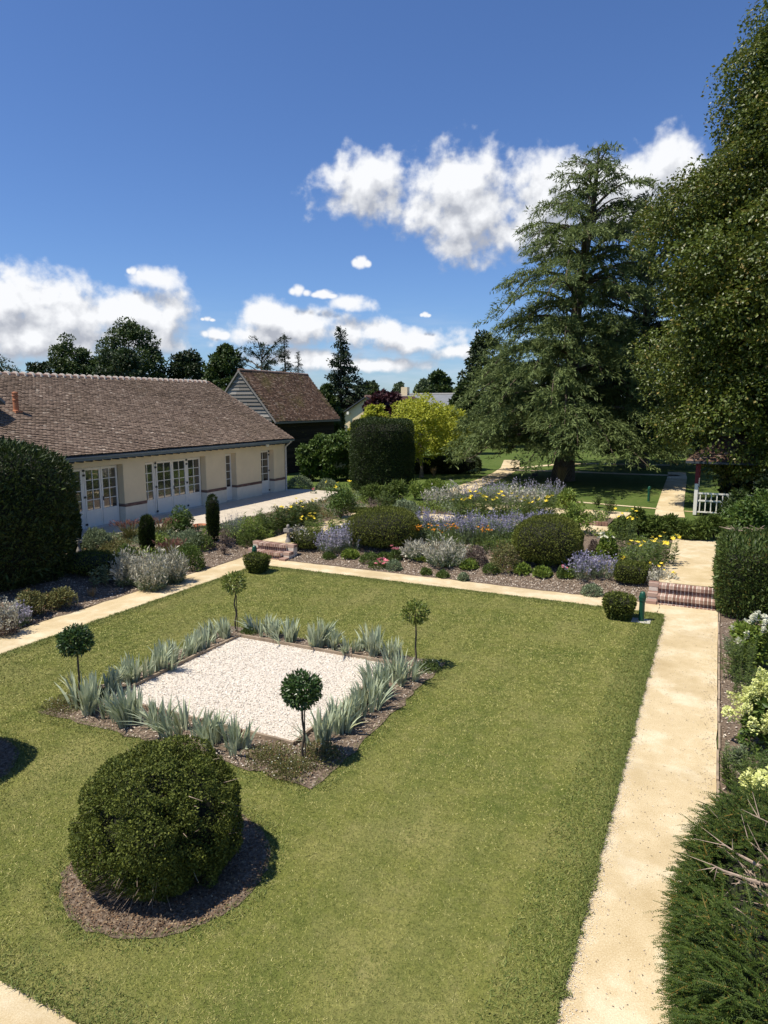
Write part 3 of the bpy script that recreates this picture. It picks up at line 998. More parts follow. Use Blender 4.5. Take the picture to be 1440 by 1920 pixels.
# ------------------------------------------------------------------ edging boards and steps
MATS['board'] = plain_mat('weathered_board', (0.30, 0.23, 0.16), 0.85, 0.3, 5, bump=0.3)
MATS['brick'] = island_mat('brick', [(0, (0.21, 0.12, 0.09)), (0.5, (0.32, 0.195, 0.15)), (1, (0.46, 0.33, 0.26))], 0.85)
MATS['brick_joint'] = plain_mat('dark_joint', (0.22, 0.16, 0.12), 0.9, 0.2, 12)
MATS['brick_dark'] = island_mat('shaded_riser_band_brick', [(0, (0.12, 0.07, 0.055)), (1, (0.24, 0.14, 0.11))], 0.9)  # nosing shadow put into the riser colour; the house band's own tone
MATS['mortar'] = plain_mat('mortar', (0.66, 0.58, 0.48), 0.9, 0.15, 12)
MATS['bollard'] = plain_mat('dark_green_paint', (0.012, 0.075, 0.045), 0.35, 0.1, 5)
MATS['concrete'] = plain_mat('concrete', (0.55, 0.52, 0.46), 0.85, 0.12, 10)
MATS['stone'] = plain_mat('weathered_stone', (0.26, 0.24, 0.21), 0.9, 0.35, 14, bump=0.6)
MATS['terracotta'] = plain_mat('terracotta', (0.42, 0.17, 0.085), 0.8, 0.25, 12)

for (x0, x1, y0, y1, lab) in ((-8.84, -8.80, 7.80, 11.20, 'weathered edging board along the left side of the white gravel square'),
                              (-5.22, -5.18, 7.80, 11.20, 'weathered edging board along the right side of the white gravel square'),
                              (-8.84, -5.18, 11.20, 11.24, 'weathered edging board along the back of the white gravel square'),
                              (-8.84, -5.18, 7.76, 7.80, 'weathered edging board along the near side of the white gravel square'),
                              (0.295, 0.325, 3.0, 17.7, 'thin wooden edging board between the sandy path and the hydrangea bed')):
    mb = MB()
    r = np.random.default_rng(int(abs(x0 * 100) + y0 * 10))
    ny = max(2, int(max(y1 - y0, x1 - x0) / 0.9))
    along_y = (y1 - y0) > (x1 - x0)
    for k in range(ny):
        a, b = k / ny, (k + 1) / ny - 0.004
        z = 0.10 + r.normal(0, 0.006) if x0 < 0 else 0.045
        j = r.normal(0, 0.006)
        if along_y:
            mb.box(x0 + j, x1 + j, y0 + (y1 - y0) * a, y0 + (y1 - y0) * b, 0.0, z)
        else:
            mb.box(x0 + (x1 - x0) * a, x0 + (x1 - x0) * b, y0 + j, y1 + j, 0.0, z)
    tag(mb.build('edging_board', MATS['board']), lab, 'edging board', 'wooden edging boards')


def brick_steps(x0, x1, y0, label, cheek_left, cheek_right):
    """Two brick-on-edge steps up from the lawn level, with stepped brick cheeks."""
    root = empty('brick_steps', ((x0 + x1) / 2, y0, 0), label, 'steps', 'brick garden steps')
    w = x1 - x0
    r = np.random.default_rng(int(-x0 * 10) + 5)
    for k in range(3):
        z1 = [0.025, 0.20, 0.405][k]
        z0 = [0.0, 0.026, 0.201][k]
        ya = [0.0, 0.06, 0.36][k]
        yb = [0.06, 0.36, 0.66][k]
        mb = MB()
        nb = int(w / 0.085)
        off = 0.03 * (k % 2)
        for i in range(nb):
            a = -w / 2 + w * i / nb
            b = a + w / nb - 0.020
            d = r.normal(0, 0.003)
            mb.box(a, b, ya - 0.035 + d, yb - 0.040, z1 - 0.09, z1 + r.normal(0, 0.002), 0)
            if k:
                mb.box(a + off * 0.3, b + off * 0.3, ya - 0.003 + d, yb - 0.044, z0 - 0.02, z1 - 0.091, 2)  # riser brick coloured darker for the shadow under the tread
        mb.box(-w / 2, w / 2 - 0.012, ya - 0.028, yb - 0.042, z1 - 0.084, z1 - 0.006, 1)
        mb.box(-w / 2 + 0.002, w / 2 - 0.014, ya + 0.004, yb - 0.046, min(0.0, z0 - 0.02) - 0.02, z1 - 0.086, 1)
        mb.build('step', [MATS['brick'], MATS['mortar'], MATS['brick_dark']], root)
    for side, on in ((-1, cheek_left), (1, cheek_right)):
        if not on:
            continue
        mb = MB()
        for k, (ya, yb, z1) in enumerate(((-0.10, 0.14, 0.07), (0.14, 0.40, 0.225), (0.40, 0.64, 0.42))):
            n = 2 if k < 2 else 3
            for i in range(n):
                a = ya + (yb - ya) * i / n
                b = ya + (yb - ya) * (i + 1) / n - 0.008
                e = r.normal(0, 0.004)
                xa, xb = (w / 2 + 0.006, w / 2 + 0.24) if side > 0 else (-w / 2 - 0.24, -w / 2 - 0.006)
                mb.box(xa, xb, a + e, b + e, z1 - 0.09, z1 + r.normal(0, 0.003), 0)
            mb.box(xa + 0.012, xb - 0.012, ya + 0.008, yb - 0.012, -0.02, z1 - 0.088, 1)
        mb.build('cheek_wall', [MATS['brick'], MATS['mortar']], root)
    return root


brick_steps(-1.08, 0.24, 17.8, 'low brick steps between the clipped box cube and the tall yew hedge', True, False)
brick_steps(-13.36, -12.24, 17.8, 'low brick steps beside the stone baluster near the house', True, True)
_b = MB()
for k in range(11):
    _b.box(-4.65 + k * 0.11, -4.65 + k * 0.11 + 0.1, 26.2, 26.34, UP - 0.05, UP + 0.16, 0)
tag(_b.build('brick_edge', MATS['brick']), 'short red brick step crossing the sandy path behind the right dome', 'step')


def bollard(px, py, label, plate=False):
    p = at(px, py)
    root = empty('bollard_light', tuple(p), label, 'bollard', 'dark green garden bollards')
    MB().lathe([(0.0, 0), (0.062, 0), (0.062, 0.50), (0.075, 0.505), (0.075, 0.56)], 18).build('post', MATS['bollard'], root, smooth=False)
    MB().lathe([(0.075, 0.562), (0.080, 0.565), (0.080, 0.60), (0.07, 0.602), (0.066, 0.64), (0.055, 0.685), (0.03, 0.71), (0.0, 0.716)], 18).build('cap', MATS['bollard'], root, smooth=False)
    if plate:
        MB().box(-0.2, 0.2, -0.17, 0.17, 0.0, 0.032).build('base_plate', MATS['concrete'], root)
    return root


bollard(1202, 1166, 'dark green bollard on a pale plate beside the tapered box bush', True)
bollard(478, 1066, 'dark green bollard hidden behind the tapered box bush by the left steps')
bollard(1216, 940, 'small dark green bollard where two park paths meet by the white railing')
bollard(986, 886, 'small black-green bollard on the park lawn left of the cedar trunk')


def baluster(px, py, h, label):
    p = at(px, py)
    root = empty('stone_baluster', tuple(p), label, 'baluster', 'old stone balusters')
    s = h / 0.8
    mb = MB().lathe(np.array([(0.0, 0), (0.075, 0), (0.08, 0.09), (0.055, 0.12), (0.06, 0.16), (0.098, 0.24), (0.09, 0.31), (0.05, 0.40), (0.042, 0.50), (0.055, 0.56), (0.075, 0.58), (0.0, 0.585)]) * s, 14)
    mb.build('shaft', MATS['stone'], root, smooth=True)
    MB().box(-0.095 * s, 0.095 * s, -0.095 * s, 0.095 * s, 0.585 * s, 0.68 * s).build('capital', MATS['stone'], root)
    MB().lathe(np.array([(0.0, 0.682), (0.05, 0.682), (0.035, 0.71), (0.05, 0.74), (0.03, 0.79), (0.0, 0.80)]) * s, 12).build('finial', MATS['stone'], root, smooth=True)


baluster(541, 1036, 0.92, 'grey stone baluster with a square capital beside the left brick steps')
baluster(149, 1046, 0.62, 'small dark stone baluster at the foot of the big dark yew')


# ------------------------------------------------------------------ the long house
MATS['render'] = plain_mat('cream_render', (0.82, 0.665, 0.425), 0.9, 0.07, 1.2, bump=0.15)
MATS['plinth'] = plain_mat('pale_plinth', (0.80, 0.72, 0.57), 0.9, 0.05, 4, bump=0.15)
MATS['joinery'] = plain_mat('white_paint', (0.86, 0.815, 0.71), 0.45, 0.03, 3)
MATS['iron'] = plain_mat('black_iron', (0.03, 0.03, 0.03), 0.5, 0.2, 9)
MATS['bluegrey'] = plain_mat('blue_grey_paint', (0.16, 0.21, 0.26), 0.5, 0.1, 4)
MATS['rafter'] = plain_mat('dark_rafter', (0.05, 0.06, 0.07), 0.6, 0.2, 8)
MATS['tile'] = island_mat('old_clay_tile', [(0, (0.15, 0.104, 0.075)), (0.25, (0.20, 0.142, 0.105)), (0.8, (0.245, 0.178, 0.132)), (0.97, (0.30, 0.228, 0.172)), (1, (0.45, 0.37, 0.29))], 0.9, moss=((0.165, 0.118, 0.078), 0.46, 0.78, 0.4), bump=0.3)
MATS['barn_tile'] = island_mat('mossy_barn_tile', [(0, (0.06, 0.035, 0.022)), (0.4, (0.115, 0.066, 0.042)), (0.8, (0.165, 0.10, 0.064)), (1, (0.26, 0.19, 0.14))], 0.95, moss=((0.115, 0.105, 0.022), 0.52, 0.72, 0.55), bump=0.3)
MATS['red_tile'] = island_mat('dark_red_tile', [(0, (0.08, 0.035, 0.03)), (1, (0.19, 0.09, 0.07))], 0.9)
MATS['ridge'] = plain_mat('ridge_tile', (0.30, 0.19, 0.14), 0.85, 0.3, 6)
MATS['collar'] = plain_mat('lime_mortar', (0.62, 0.55, 0.47), 0.9, 0.12, 10)
MATS['slate'] = plain_mat('slate_roof', (0.17, 0.18, 0.19), 0.7, 0.15, 1)
MATS['board_grey'] = island_mat('silvered_board', [(0, (0.135, 0.122, 0.105)), (0.5, (0.215, 0.198, 0.175)), (1, (0.32, 0.295, 0.26))], 0.9, moss=((0.12, 0.115, 0.11), 0.55, 0.85, 1.6), bump=0.4)
MATS['board_dark'] = island_mat('shaded_board', [(0, (0.012, 0.009, 0.008)), (1, (0.035, 0.026, 0.022))], 0.9)  # near-black colour carries the shade on the barn's front wall


def glass_mat():
    m, nt, b = new_mat('window_glass')
    b.inputs['Base Color'].default_value = (0.022, 0.022, 0.021, 1)
    b.inputs['Roughness'].default_value = 0.25
    gl = nt.nodes.new('ShaderNodeBsdfGlossy')
    gl.inputs['Roughness'].default_value = 0.015
    gl.inputs['Color'].default_value = (0.95, 0.95, 0.95, 1)
    nz = n_noise(nt, 1.1, 2, 0.5)
    bp = nt.nodes.new('ShaderNodeBump')
    bp.inputs['Strength'].default_value = 0.10
    bp.inputs['Distance'].default_value = 0.02
    lk(nt, nz, bp.inputs['Height'])
    lk(nt, bp.outputs[0], gl.inputs['Normal'])
    mx = nt.nodes.new('ShaderNodeMixShader')
    mx.inputs[0].default_value = 0.20
    lk(nt, b.outputs[0], mx.inputs[1])
    lk(nt, gl.outputs[0], mx.inputs[2])
    lk(nt, mx.outputs[0], nt.nodes['Material Output'].inputs['Surface'])
    return m


MATS['glass'] = glass_mat()
MATS['room_sheet'] = plain_mat('unlit_room_grey', (0.13, 0.12, 0.11), 0.9, 0.2, 9)


def tiles(mb, p0, along, up, length, slope_len, row, width, rng, thick=0.018, mat=0, normal=None):
    along, up = np.array(along, float), np.array(up, float)
    nor = np.cross(along, up)
    if nor[2] < 0:
        nor = -nor
    nr, nc = int(slope_len / row), int(length / width)
    i, j = np.meshgrid(np.arange(nr), np.arange(nc), indexing='ij')
    i, j = i.ravel(), j.ravel()
    n = len(i)
    u = j * width + np.where(i % 2, width / 2, 0) + rng.normal(0, 0.004, n)
    s = i * row + rng.normal(0, 0.004, n) + 0.012 * np.sin(u * 1.1 + i * 0.37)
    # long swells: the old roof is not flat
    sw = 0.034 + 0.025 * np.sin(u * 0.55 + 1.3) * np.sin(s * 0.9) + 0.009 * np.sin(u * 1.7 + s)
    t0 = thick * (1 + rng.uniform(-0.3, 0.45, n)) + sw
    t1 = 0.002 + sw
    p0 = np.array(p0, float)
    sk = rng.normal(0, 0.003, n)

    def P(du, ds, h):
        return p0 + (u + du)[:, None] * along + (s + ds)[:, None] * up + h[:, None] * nor
    g = 0.006
    v = np.stack([P(g, 0, t0 - thick + sk), P(width - g, 0, t0 - thick - sk), P(width - g, 0, t0 - sk), P(g, 0, t0 + sk),
                  P(width - g, row + 0.02, t1), P(g, row + 0.02, t1)], 1).reshape(-1, 3)
    b = (np.arange(n) * 6)[:, None, None]
    q = np.array([(0, 1, 2, 3), (3, 2, 4, 5)])[None]
    mb.add(v, (b + q).reshape(-1, 4), mat=mat)


def window_leaf(mb, gl, y0, y1, z0, z1, x, cols, rows, panel_top, stile=0.07):
    """A glazed leaf: frame, glazing bars, solid lower panel. Lies at plane x, facing +X."""
    t = 0.045
    mb.box(x, x + t, y0, y0 + stile, z0, z1)
    mb.box(x, x + t, y1 - stile, y1, z0, z1)
    a, b = y0 + stile, y1 - stile
    mb.box(x, x + t, a, b, z1 - 0.08, z1)
    mb.box(x, x + t, a, b, panel_top - 0.07, panel_top)
    mb.box(x, x + t, a, b, z0, z0 + 0.1)
    mb.box(x + 0.004, x + t - 0.016, a, b, z0 + 0.1, panel_top - 0.07)
    gw, gh = b - a, z1 - 0.08 - panel_top
    for k in range(1, cols):
        c = a + gw * k / cols
        mb.box(x + 0.004, x + t - 0.006, c - 0.013, c + 0.013, panel_top, z1 - 0.08)
    for k in range(1, rows):
        c = panel_top + gh * k / rows
        segs = [a] + [a + gw * q / cols for q in range(1, cols)] + [b]
        for q in range(cols):
            mb.box(x + 0.004, x + t - 0.006, segs[q] + (0.013 if q else 0), segs[q + 1] - (0.013 if q < cols - 1 else 0), c - 0.013, c + 0.013)
    gl.box(x + 0.010, x + 0.016, a, b, panel_top, z1 - 0.08)


def build_house():
    WX, TH = -20.17, 0.33
    Y0, Y1 = 9.0, 30.0
    Z0, ZE = UP, 3.2
    root = empty('long_house', (WX, (Y0 + Y1) / 2, UP), 'long low cream house with a brown tiled roof and white glazed doors', 'house')
    ox, oy, oz = WX, (Y0 + Y1) / 2, UP
    L = lambda mb, name, mats, par=root, **k: mb.build(name, mats, par, **k)

    def B(mb, x0, x1, y0, y1, z0, z1, mat=0):
        mb.box(x0 - ox, x1 - ox, y0 - oy, y1 - oy, z0 - oz, z1 - oz, mat)
    openings = [(10.6, 13.9, 2.64), (15.5, 19.09, 2.66), (20.21, 23.78, 2.64), (25.13, 25.91, 2.64), (27.87, 28.96, 2.61)]
    wall, band = MB(), []
    edges = [Y0] + [v for o in openings for v in o[:2]] + [Y1]
    piers = [(edges[i], edges[i + 1]) for i in range(0, len(edges), 2)]
    zb0, zb1 = 1.01, 1.13
    for (a, b) in piers:
        B(wall, WX - TH, WX, a, b, zb1, ZE, 0)
        B(wall, WX - TH, WX + 0.012, a - 0.0, b + 0.0, Z0 - 0.3, zb0, 1)
    for (a, b, z) in openings:
        B(wall, WX - TH, WX, a, b, z, ZE, 0)
    # far gable, its base and its triangle; rear and near walls
    g = lambda y: [(-30.25 + 0.4 - ox, y - oy, Z0 - 0.3 - oz), (WX - TH - ox, y - oy, Z0 - 0.3 - oz), (WX - TH - ox, y - oy, ZE - oz), (-25 - ox, y - oy, 5.92 - oz), (-29.85 - ox, y - oy, ZE - oz)]
    for ya, yb in ((Y1 - 0.3, Y1), (Y0, Y0 + 0.3)):
        A, Bq = g(ya), g(yb)
        wall.poly(A)
        wall.poly(Bq)
        n = 5
        wall.add(np.array(A + Bq), [(i, (i + 1) % n, n + (i + 1) % n, n + i) for i in range(n)])
    B(wall, -29.9, -29.85, Y0 + 0.3, Y1 - 0.3, Z0 - 0.3, ZE)
    L(wall, 'wall', [MATS['render'], MATS['plinth']])
    r = np.random.default_rng(5)
    for (a, b) in piers:
        bm = MB()
        n = max(2, int((b - a) / 0.23))
        for k in range(n):
            for row in range(2):
                e = (b - a) / n
                s = a + e * k + (e / 2 if row else 0)
                s2 = min(s + e - 0.008, b)
                B(bm, WX - TH + 0.002, WX + 0.028 + r.normal(0, 0.002), s, s2, zb0 + 0.001 + row * 0.06, zb0 + 0.056 + row * 0.06, 0)
        B(bm, WX - TH + 0.004, WX + 0.018, a + 0.002, b - 0.002, zb0 + 0.003, zb1 - 0.004, 1)
        L(bm, 'brick_band', [MATS['brick_dark'], MATS['brick_joint']])

    def leaf(name, y0, y1, z1, cols, rows, hinges=None, x=-20.5, handle=None):
        mb, gl = MB(), MB()
        window_leaf(mb, gl, y0 - oy, y1 - oy, Z0 + 0.03 - oz, z1 - oz, x - ox, cols, rows, 1.06 - oz)
        d = L(mb, name, MATS['joinery'])
        gl.build('glass', MATS['glass'], d)
        if hinges is not None:
            for z in (0.55, 1.55, 2.35, 2.52):
                hb = MB()
                hb.box(x + 0.046 - ox, x + 0.075 - ox, hinges - oy - 0.035, hinges - oy + 0.05, z - 0.035 - oz, z + 0.035 - oz)
                hb.build('hinge', MATS['iron'], d)
        if handle is not None:
            MB().box(x + 0.046 - ox, x + 0.09 - ox, handle - 0.012 - oy, handle + 0.012 - oy, 1.35 - oz, 1.5 - oz).build('handle', MATS['iron'], d)
        return d

    def frame(y0, y1, z1, mull=()):
        mb = MB()
        x = -20.52
        B(mb, x, x + 0.05, y0, y1, z1, z1 + 0.05)
        prev = y0
        for m in mull:
            B(mb, x - 0.01, x + 0.06, m - 0.03, m + 0.03, Z0, z1)
        return L(mb, 'door_frame', MATS['joinery'])
    # opening far off to the left
    for k in range(4):
        leaf('door', 10.62 + 0.82 * k, 10.62 + 0.82 * (k + 1) - 0.02, 2.58, 2, 4)
    # opening 1: four leaves
    leaf('window', 15.52, 16.42, 2.60, 2, 4)
    leaf('window', 16.46, 17.44, 2.60, 2, 4)
    leaf('door', 17.53, 18.27, 2.60, 2, 4, hinges=17.50)
    leaf('door', 18.29, 19.05, 2.60, 2, 4, handle=18.33)
    frame(15.5, 19.09, 2.61, (17.485,))
    # opening 2
    leaf('window', 20.23, 20.95, 2.58, 2, 4)
    leaf('door', 21.08, 21.98, 2.58, 2, 4, hinges=21.04)
    leaf('door', 22.00, 22.83, 2.58, 2, 4, hinges=22.86, handle=22.05)
    leaf('window', 22.90, 23.74, 2.58, 2, 4)
    frame(20.21, 23.78, 2.59, (21.01, 22.865))
    # narrow window, and the far door
    leaf('window', 25.14, 25.90, 2.59, 2, 4)
    frame(25.13, 25.91, 2.60)
    leaf('door', 27.88, 28.93, 2.57, 2, 4, hinges=28.90)
    frame(27.87, 28.96, 2.58)
    # dark sheet standing in for the unlit rooms behind the panes
    mb = MB()
    B(mb, -20.56, -20.54, Y0 + 0.3, Y1 - 0.3, Z0, ZE)
    L(mb, 'dark_room_sheet', MATS['room_sheet'])
    # thresholds
    for (a, b, z) in openings:
        mb = MB()
        B(mb, WX - TH, WX + 0.03, a + 0.004, b - 0.004, Z0 - 0.1, Z0 + 0.026)
        L(mb, 'threshold', MATS['concrete'])
    # roof
    EX, EZ, RX, RZ = -19.72, 3.13, -25.0, 6.03
    sl = math.hypot(EX - RX, RZ - EZ)
    up = np.array([RX - EX, 0, RZ - EZ]) / sl
    YR0, YR1 = Y0 - 0.25, Y1 + 0.17
    roof = MB()
    th = 0.08
    for sgn in (1, -1):
        ex = EX if sgn > 0 else 2 * RX - EX
        v = [(ex, YR0, EZ - 0.03), (ex, YR1, EZ - 0.03), (RX, YR1, RZ - 0.03), (RX, YR0, RZ - 0.03)]
        v2 = [(a, b, c - th) for a, b, c in v]
        P = np.array(v + v2) - (ox, oy, oz)
        roof.add(P, [(0, 1, 2, 3), (4, 7, 6, 5), (0, 4, 5, 1), (1, 5, 6, 2), (0, 3, 7, 4)], mat=1)
    tiles(roof, (EX - ox + 0.02, YR0 - oy, EZ - oz - 0.01), (0, 1, 0), up, YR1 - YR0, sl - 0.02, 0.104, 0.150, np.random.default_rng(8), 0.029)
    up2 = np.array([EX - RX, 0, RZ - EZ]) / sl
    tiles(roof, (2 * RX - EX - ox - 0.02, YR0 - oy, EZ - oz - 0.01), (0, 1, 0), up2, YR1 - YR0, sl - 0.02, 0.204, 0.33, np.random.default_rng(9), 0.03)
    ro = L(roof, 'roof', [MATS['tile'], MATS['rafter']])
    ridge = MB()
    n = int((YR1 - YR0) / 0.36)
    for k in range(n):
        a, b = YR0 + 0.36 * k - oy, YR0 + 0.36 * (k + 1) - oy
        ang = np.linspace(-0.15, math.pi + 0.15, 9)
        prof = np.column_stack([np.cos(ang), np.sin(ang)])
        for (ya, yb, ra, rb, m) in ((a + 0.06, b, 0.115, 0.105, 0), (a - 0.02, a + 0.065, 0.165, 0.155, 1)):
            va = np.column_stack([RX - ox + prof[:, 0] * ra * 1.1, np.full(9, ya), RZ - oz - 0.03 + prof[:, 1] * ra])
            vb = np.column_stack([RX - ox + prof[:, 0] * rb * 1.1, np.full(9, yb), RZ - oz - 0.03 + prof[:, 1] * rb])
            ridge.add(np.vstack([va, vb]), [(i, i + 1, 9 + i + 1, 9 + i) for i in range(8)], mat=m)
            ridge.poly(va, m)
    ridge.build('ridge', [MATS['ridge'], MATS['collar']], ro)
    # verge bedding at the far gable
    vb = MB()
    for k in range(28):
        t = k / 28
        c = np.array([EX, YR1 + 0.005, EZ + 0.02]) + up * (sl * t)
        c2 = c + up * (sl / 28 - 0.01)
        vb.add([(c[0] - ox, c[1] - 0.16 - oy, c[2] - oz), (c[0] - ox, c[1] + 0.02 - oy, c[2] - 0.02 - oz), (c2[0] - ox, c2[1] + 0.02 - oy, c2[2] - 0.02 - oz), (c2[0] - ox, c2[1] - 0.16 - oy, c2[2] - oz),
                (c[0] - ox, c[1] + 0.02 - oy, c[2] - 0.09 - oz), (c2[0] - ox, c2[1] + 0.02 - oy, c2[2] - 0.09 - oz)], [(0, 1, 2, 3), (1, 4, 5, 2)])
    vb.build('verge', MATS['ridge'], ro)
    # clay vent pipe
    pz = lambda x: EZ + (EX - x) * (RZ - EZ) / (EX - RX)
    cx, cy = -22.4, 16.5
    ch = MB()
    cz = pz(cx)
    prof = [(0.0, 0.72), (0.055, 0.72), (0.065, 0.70), (0.10, 0.69), (0.105, 0.66), (0.09, 0.64), (0.09, 0.60), (0.105, 0.59), (0.105, 0.56), (0.09, 0.55), (0.092, 0.45), (0.105, 0.44), (0.105, 0.41), (0.092, 0.40), (0.095, 0.08), (0.13, 0.06), (0.14, -0.1)]
    ch.lathe(prof, 18, centre=(cx - ox, cy - oy, cz - oz))
    ch.box(cx - ox - 0.13, cx - ox + 0.16, cy - oy - 0.14, cy - oy + 0.14, cz - oz - 0.12, cz - oz + 0.06)
    ch.build('clay_vent_pipe', MATS['terracotta'], ro)
    # dormer whose corner shows at the left
    dm = MB()
    dx0, dx1, dy0, dy1 = -24.2, -22.35, 13.9, 15.55
    B(dm, dx0, dx1, dy0, dy1, 4.0, 5.15, 1)
    yc = (dy0 + dy1) / 2
    for s in (-1, 1):
        e = yc + s * (dy1 - dy0) / 2 + s * 0.32
        P = np.array([(dx0 - 0.5, yc, 5.9), (dx1 + 0.28, yc, 5.9), (dx1 + 0.28, e, 4.98), (dx0 - 0.5, e, 4.98), (dx0 - 0.5, yc, 5.80), (dx1 + 0.28, yc, 5.80), (dx1 + 0.28, e, 4.88), (dx0 - 0.5, e, 4.88)]) - (ox, oy, oz)
        dm.add(P, [(0, 1, 2, 3), (7, 6, 5, 4), (2, 6, 7, 3), (1, 5, 6, 2)], mat=0)
    dm.add(np.array([(dx1, dy0, 5.15), (dx1, dy1, 5.15), (dx1, yc, 5.83)]) - (ox, oy, oz), tris=[(0, 1, 2)], mat=1)
    dm.build('dormer', [MATS['slate'], MATS['joinery']], ro)
    # gutter, fascia, rafter tails, downpipe, lamp
    mb = MB()
    B(mb, EX - 0.12, EX - 0.09, YR0 + 0.05, YR1 - 0.05, EZ - 0.20, EZ - 0.035)
    L(mb, 'fascia', MATS['bluegrey'])
    mb = MB()
    ang = np.linspace(math.pi, 2 * math.pi, 9)
    pr = np.column_stack([EX - 0.025 + 0.065 * np.cos(ang), EZ - 0.045 + 0.075 * np.sin(ang)])
    v = []
    for y in (YR0, YR1):
        v += [(a - ox, y - oy, b - oz) for a, b in pr]
    mb.add(v, [(i, i + 1, 10 + i, 9 + i) for i in range(8)])
    mb.poly([(a - ox, YR1 - oy, b - oz) for a, b in pr])
    L(mb, 'gutter', MATS['bluegrey'])
    first = None
    k = 0
    y = YR1 - 0.35
    while y > YR0 + 0.2:
        if first is None:
            mb = MB().box(-0.31, 0, -0.035, 0.035, -0.10, 0.0)
            first = mb.build('rafter_tail', MATS['rafter'], root, loc=(EX - 0.13 - ox, y - oy, EZ - 0.16 - oz))
        else:
            copy_child(first, root, (EX - 0.13 - ox, y - oy, EZ - 0.16 - oz))
        y -= 0.40
    mb = MB().tube([(WX + 0.07 - ox, Y1 - 0.06 - oy, 0.0), (WX + 0.07 - ox, Y1 - 0.06 - oy, 2.3), (EX - 0.03 - ox, Y1 - 0.02 - oy, 2.62)], 0.045, 8)
    L(mb, 'downpipe', MATS['concrete'])
    mb = MB().box(WX - ox, WX + 0.14 - ox, 28.09 - oy, 28.15 - oy, 2.93 - oz, 2.99 - oz)
    mb.boxm((0.16, 0.2, 0.13), Matrix.Translation((WX + 0.2 - ox, 28.12 - oy, 2.90 - oz)) @ Matrix.Rotation(rad(25), 4, 'Y'))
    L(mb, 'security_lamp', MATS['joinery'])


build_house()


def build_barn():
    AX, EXR, Y0, Y1 = -27.6, -24.86, 36.0, 44.2
    EXL = 2 * AX - EXR
    RZ, EZ = 7.0, 3.78
    root = empty('timber_barn', (AX, 40, UP), 'timber barn with silvered boards in its gable and a steep mossy tiled roof', 'barn')
    o = np.array([AX, 40, UP])
    sl = math.hypot(AX - EXR, RZ - EZ)
    roof = MB()
    rng = np.random.default_rng(12)
    for s in (1, -1):
        ex = EXR if s > 0 else EXL
        v = [(ex, Y0, EZ - 0.03), (ex, Y1, EZ - 0.03), (AX, Y1, RZ - 0.03), (AX, Y0, RZ - 0.03)]
        P = np.array(v + [(a, b, c - 0.1) for a, b, c in v]) - o
        roof.add(P, [(0, 1, 2, 3), (4, 7, 6, 5), (0, 4, 5, 1), (1, 5, 6, 2), (0, 3, 7, 4)], mat=1)
        up = np.array([AX - ex, 0, RZ - EZ]) / sl
        tiles(roof, np.array((ex, Y0, EZ)) - o, (0, 1, 0), up, Y1 - Y0, sl, 0.11, 0.17, rng, 0.018)
    ro = roof.build('roof', [MATS['barn_tile'], MATS['board_grey']], root)
    mb = MB()
    for k in range(24):
        a = Y0 + (Y1 - Y0) * k / 24
        mb.tube([(0, a - 40, RZ - UP), (0, a + 0.34 - 40, RZ - UP + 0.01)], [0.10, 0.09], 8)
    mb.build('ridge', MATS['ridge'], ro)
    # barge boards
    for s in (1, -1):
        ex = EXR if s > 0 else EXL
        mb = MB()
        P = np.array([(ex, Y0 - 0.03, EZ - 0.12), (AX, Y0 - 0.03, RZ - 0.12), (AX, Y0 - 0.03, RZ + 0.02), (ex, Y0 - 0.03, EZ + 0.02)]) - o
        mb.add(np.vstack([P, P + (0, 0.05, 0)]), [(0, 1, 2, 3), (4, 7, 6, 5), (0, 4, 5, 1), (1, 5, 6, 2), (2, 6, 7, 3), (3, 7, 4, 0)])
        mb.build('barge_board', MATS['board_grey'], root)
    # gable boarding: overlapping boards cut to the slope
    mb = MB()
    z = 2.2
    while z < RZ - 0.25:
        z1 = z + 0.235
        half = lambda q: min((RZ - q) * (AX - EXL) / (RZ - EZ) - 0.06, AX - EXL - 0.35)
        a, b = half(z), half(z1)
        tilt = 0.055 + rng.uniform(0, 0.02)
        yb = Y0 + 0.12
        zj = rng.normal(0, 0.008)
        cuts = [-1, rng.uniform(-0.5, 0.5), 1]
        for c in range(2):
            u0, u1 = cuts[c], cuts[c + 1]
            P = np.array([(AX + a * u0, yb - tilt, z + zj), (AX + a * u1 - 0.01, yb - tilt, z + zj), (AX + b * u1 - 0.01, yb, z1 + 0.02), (AX + b * u0, yb, z1 + 0.02),
                          (AX + a * u0, yb, z + zj), (AX + a * u1 - 0.01, yb, z + zj)]) - o
            mb.add(P, [(0, 1, 2, 3), (4, 5, 1, 0)])
        z = z1
    mb.build('gable_boarding', MATS['board_grey'], root)
    mb = MB()
    z = UP
    while z < EZ + 0.1:
        for (x0, x1, y0, y1) in ((EXR - 0.42, EXR - 0.36, Y0 + 0.35, Y1 - 0.3), (EXL + 0.36, EXL + 0.42, Y0 + 0.35, Y1 - 0.3)):
            mb.box(x0 - o[0], x1 - o[0] + 0.02 * ((z * 7) % 1), y0 - 40, y1 - 40, z - UP, z + 0.19 - UP)
        for y in (Y0 + 0.2, Y1 - 0.3):
            mb.box(EXL + 0.43 - o[0], EXR - 0.43 - o[0], y - 40, y + 0.06 - 40, z - UP, z + 0.19 - UP)
        z += 0.2
    mb.build('wall', MATS['board_dark'], root)
    mb = MB().add(np.array([(EXL + 0.5, Y1 - 0.35, EZ), (EXR - 0.5, Y1 - 0.35, EZ), (AX, Y1 - 0.35, RZ - 0.2)]) - o, tris=[(0, 1, 2)])
    mb.build('rear_gable', MATS['board_dark'], root)


build_barn()


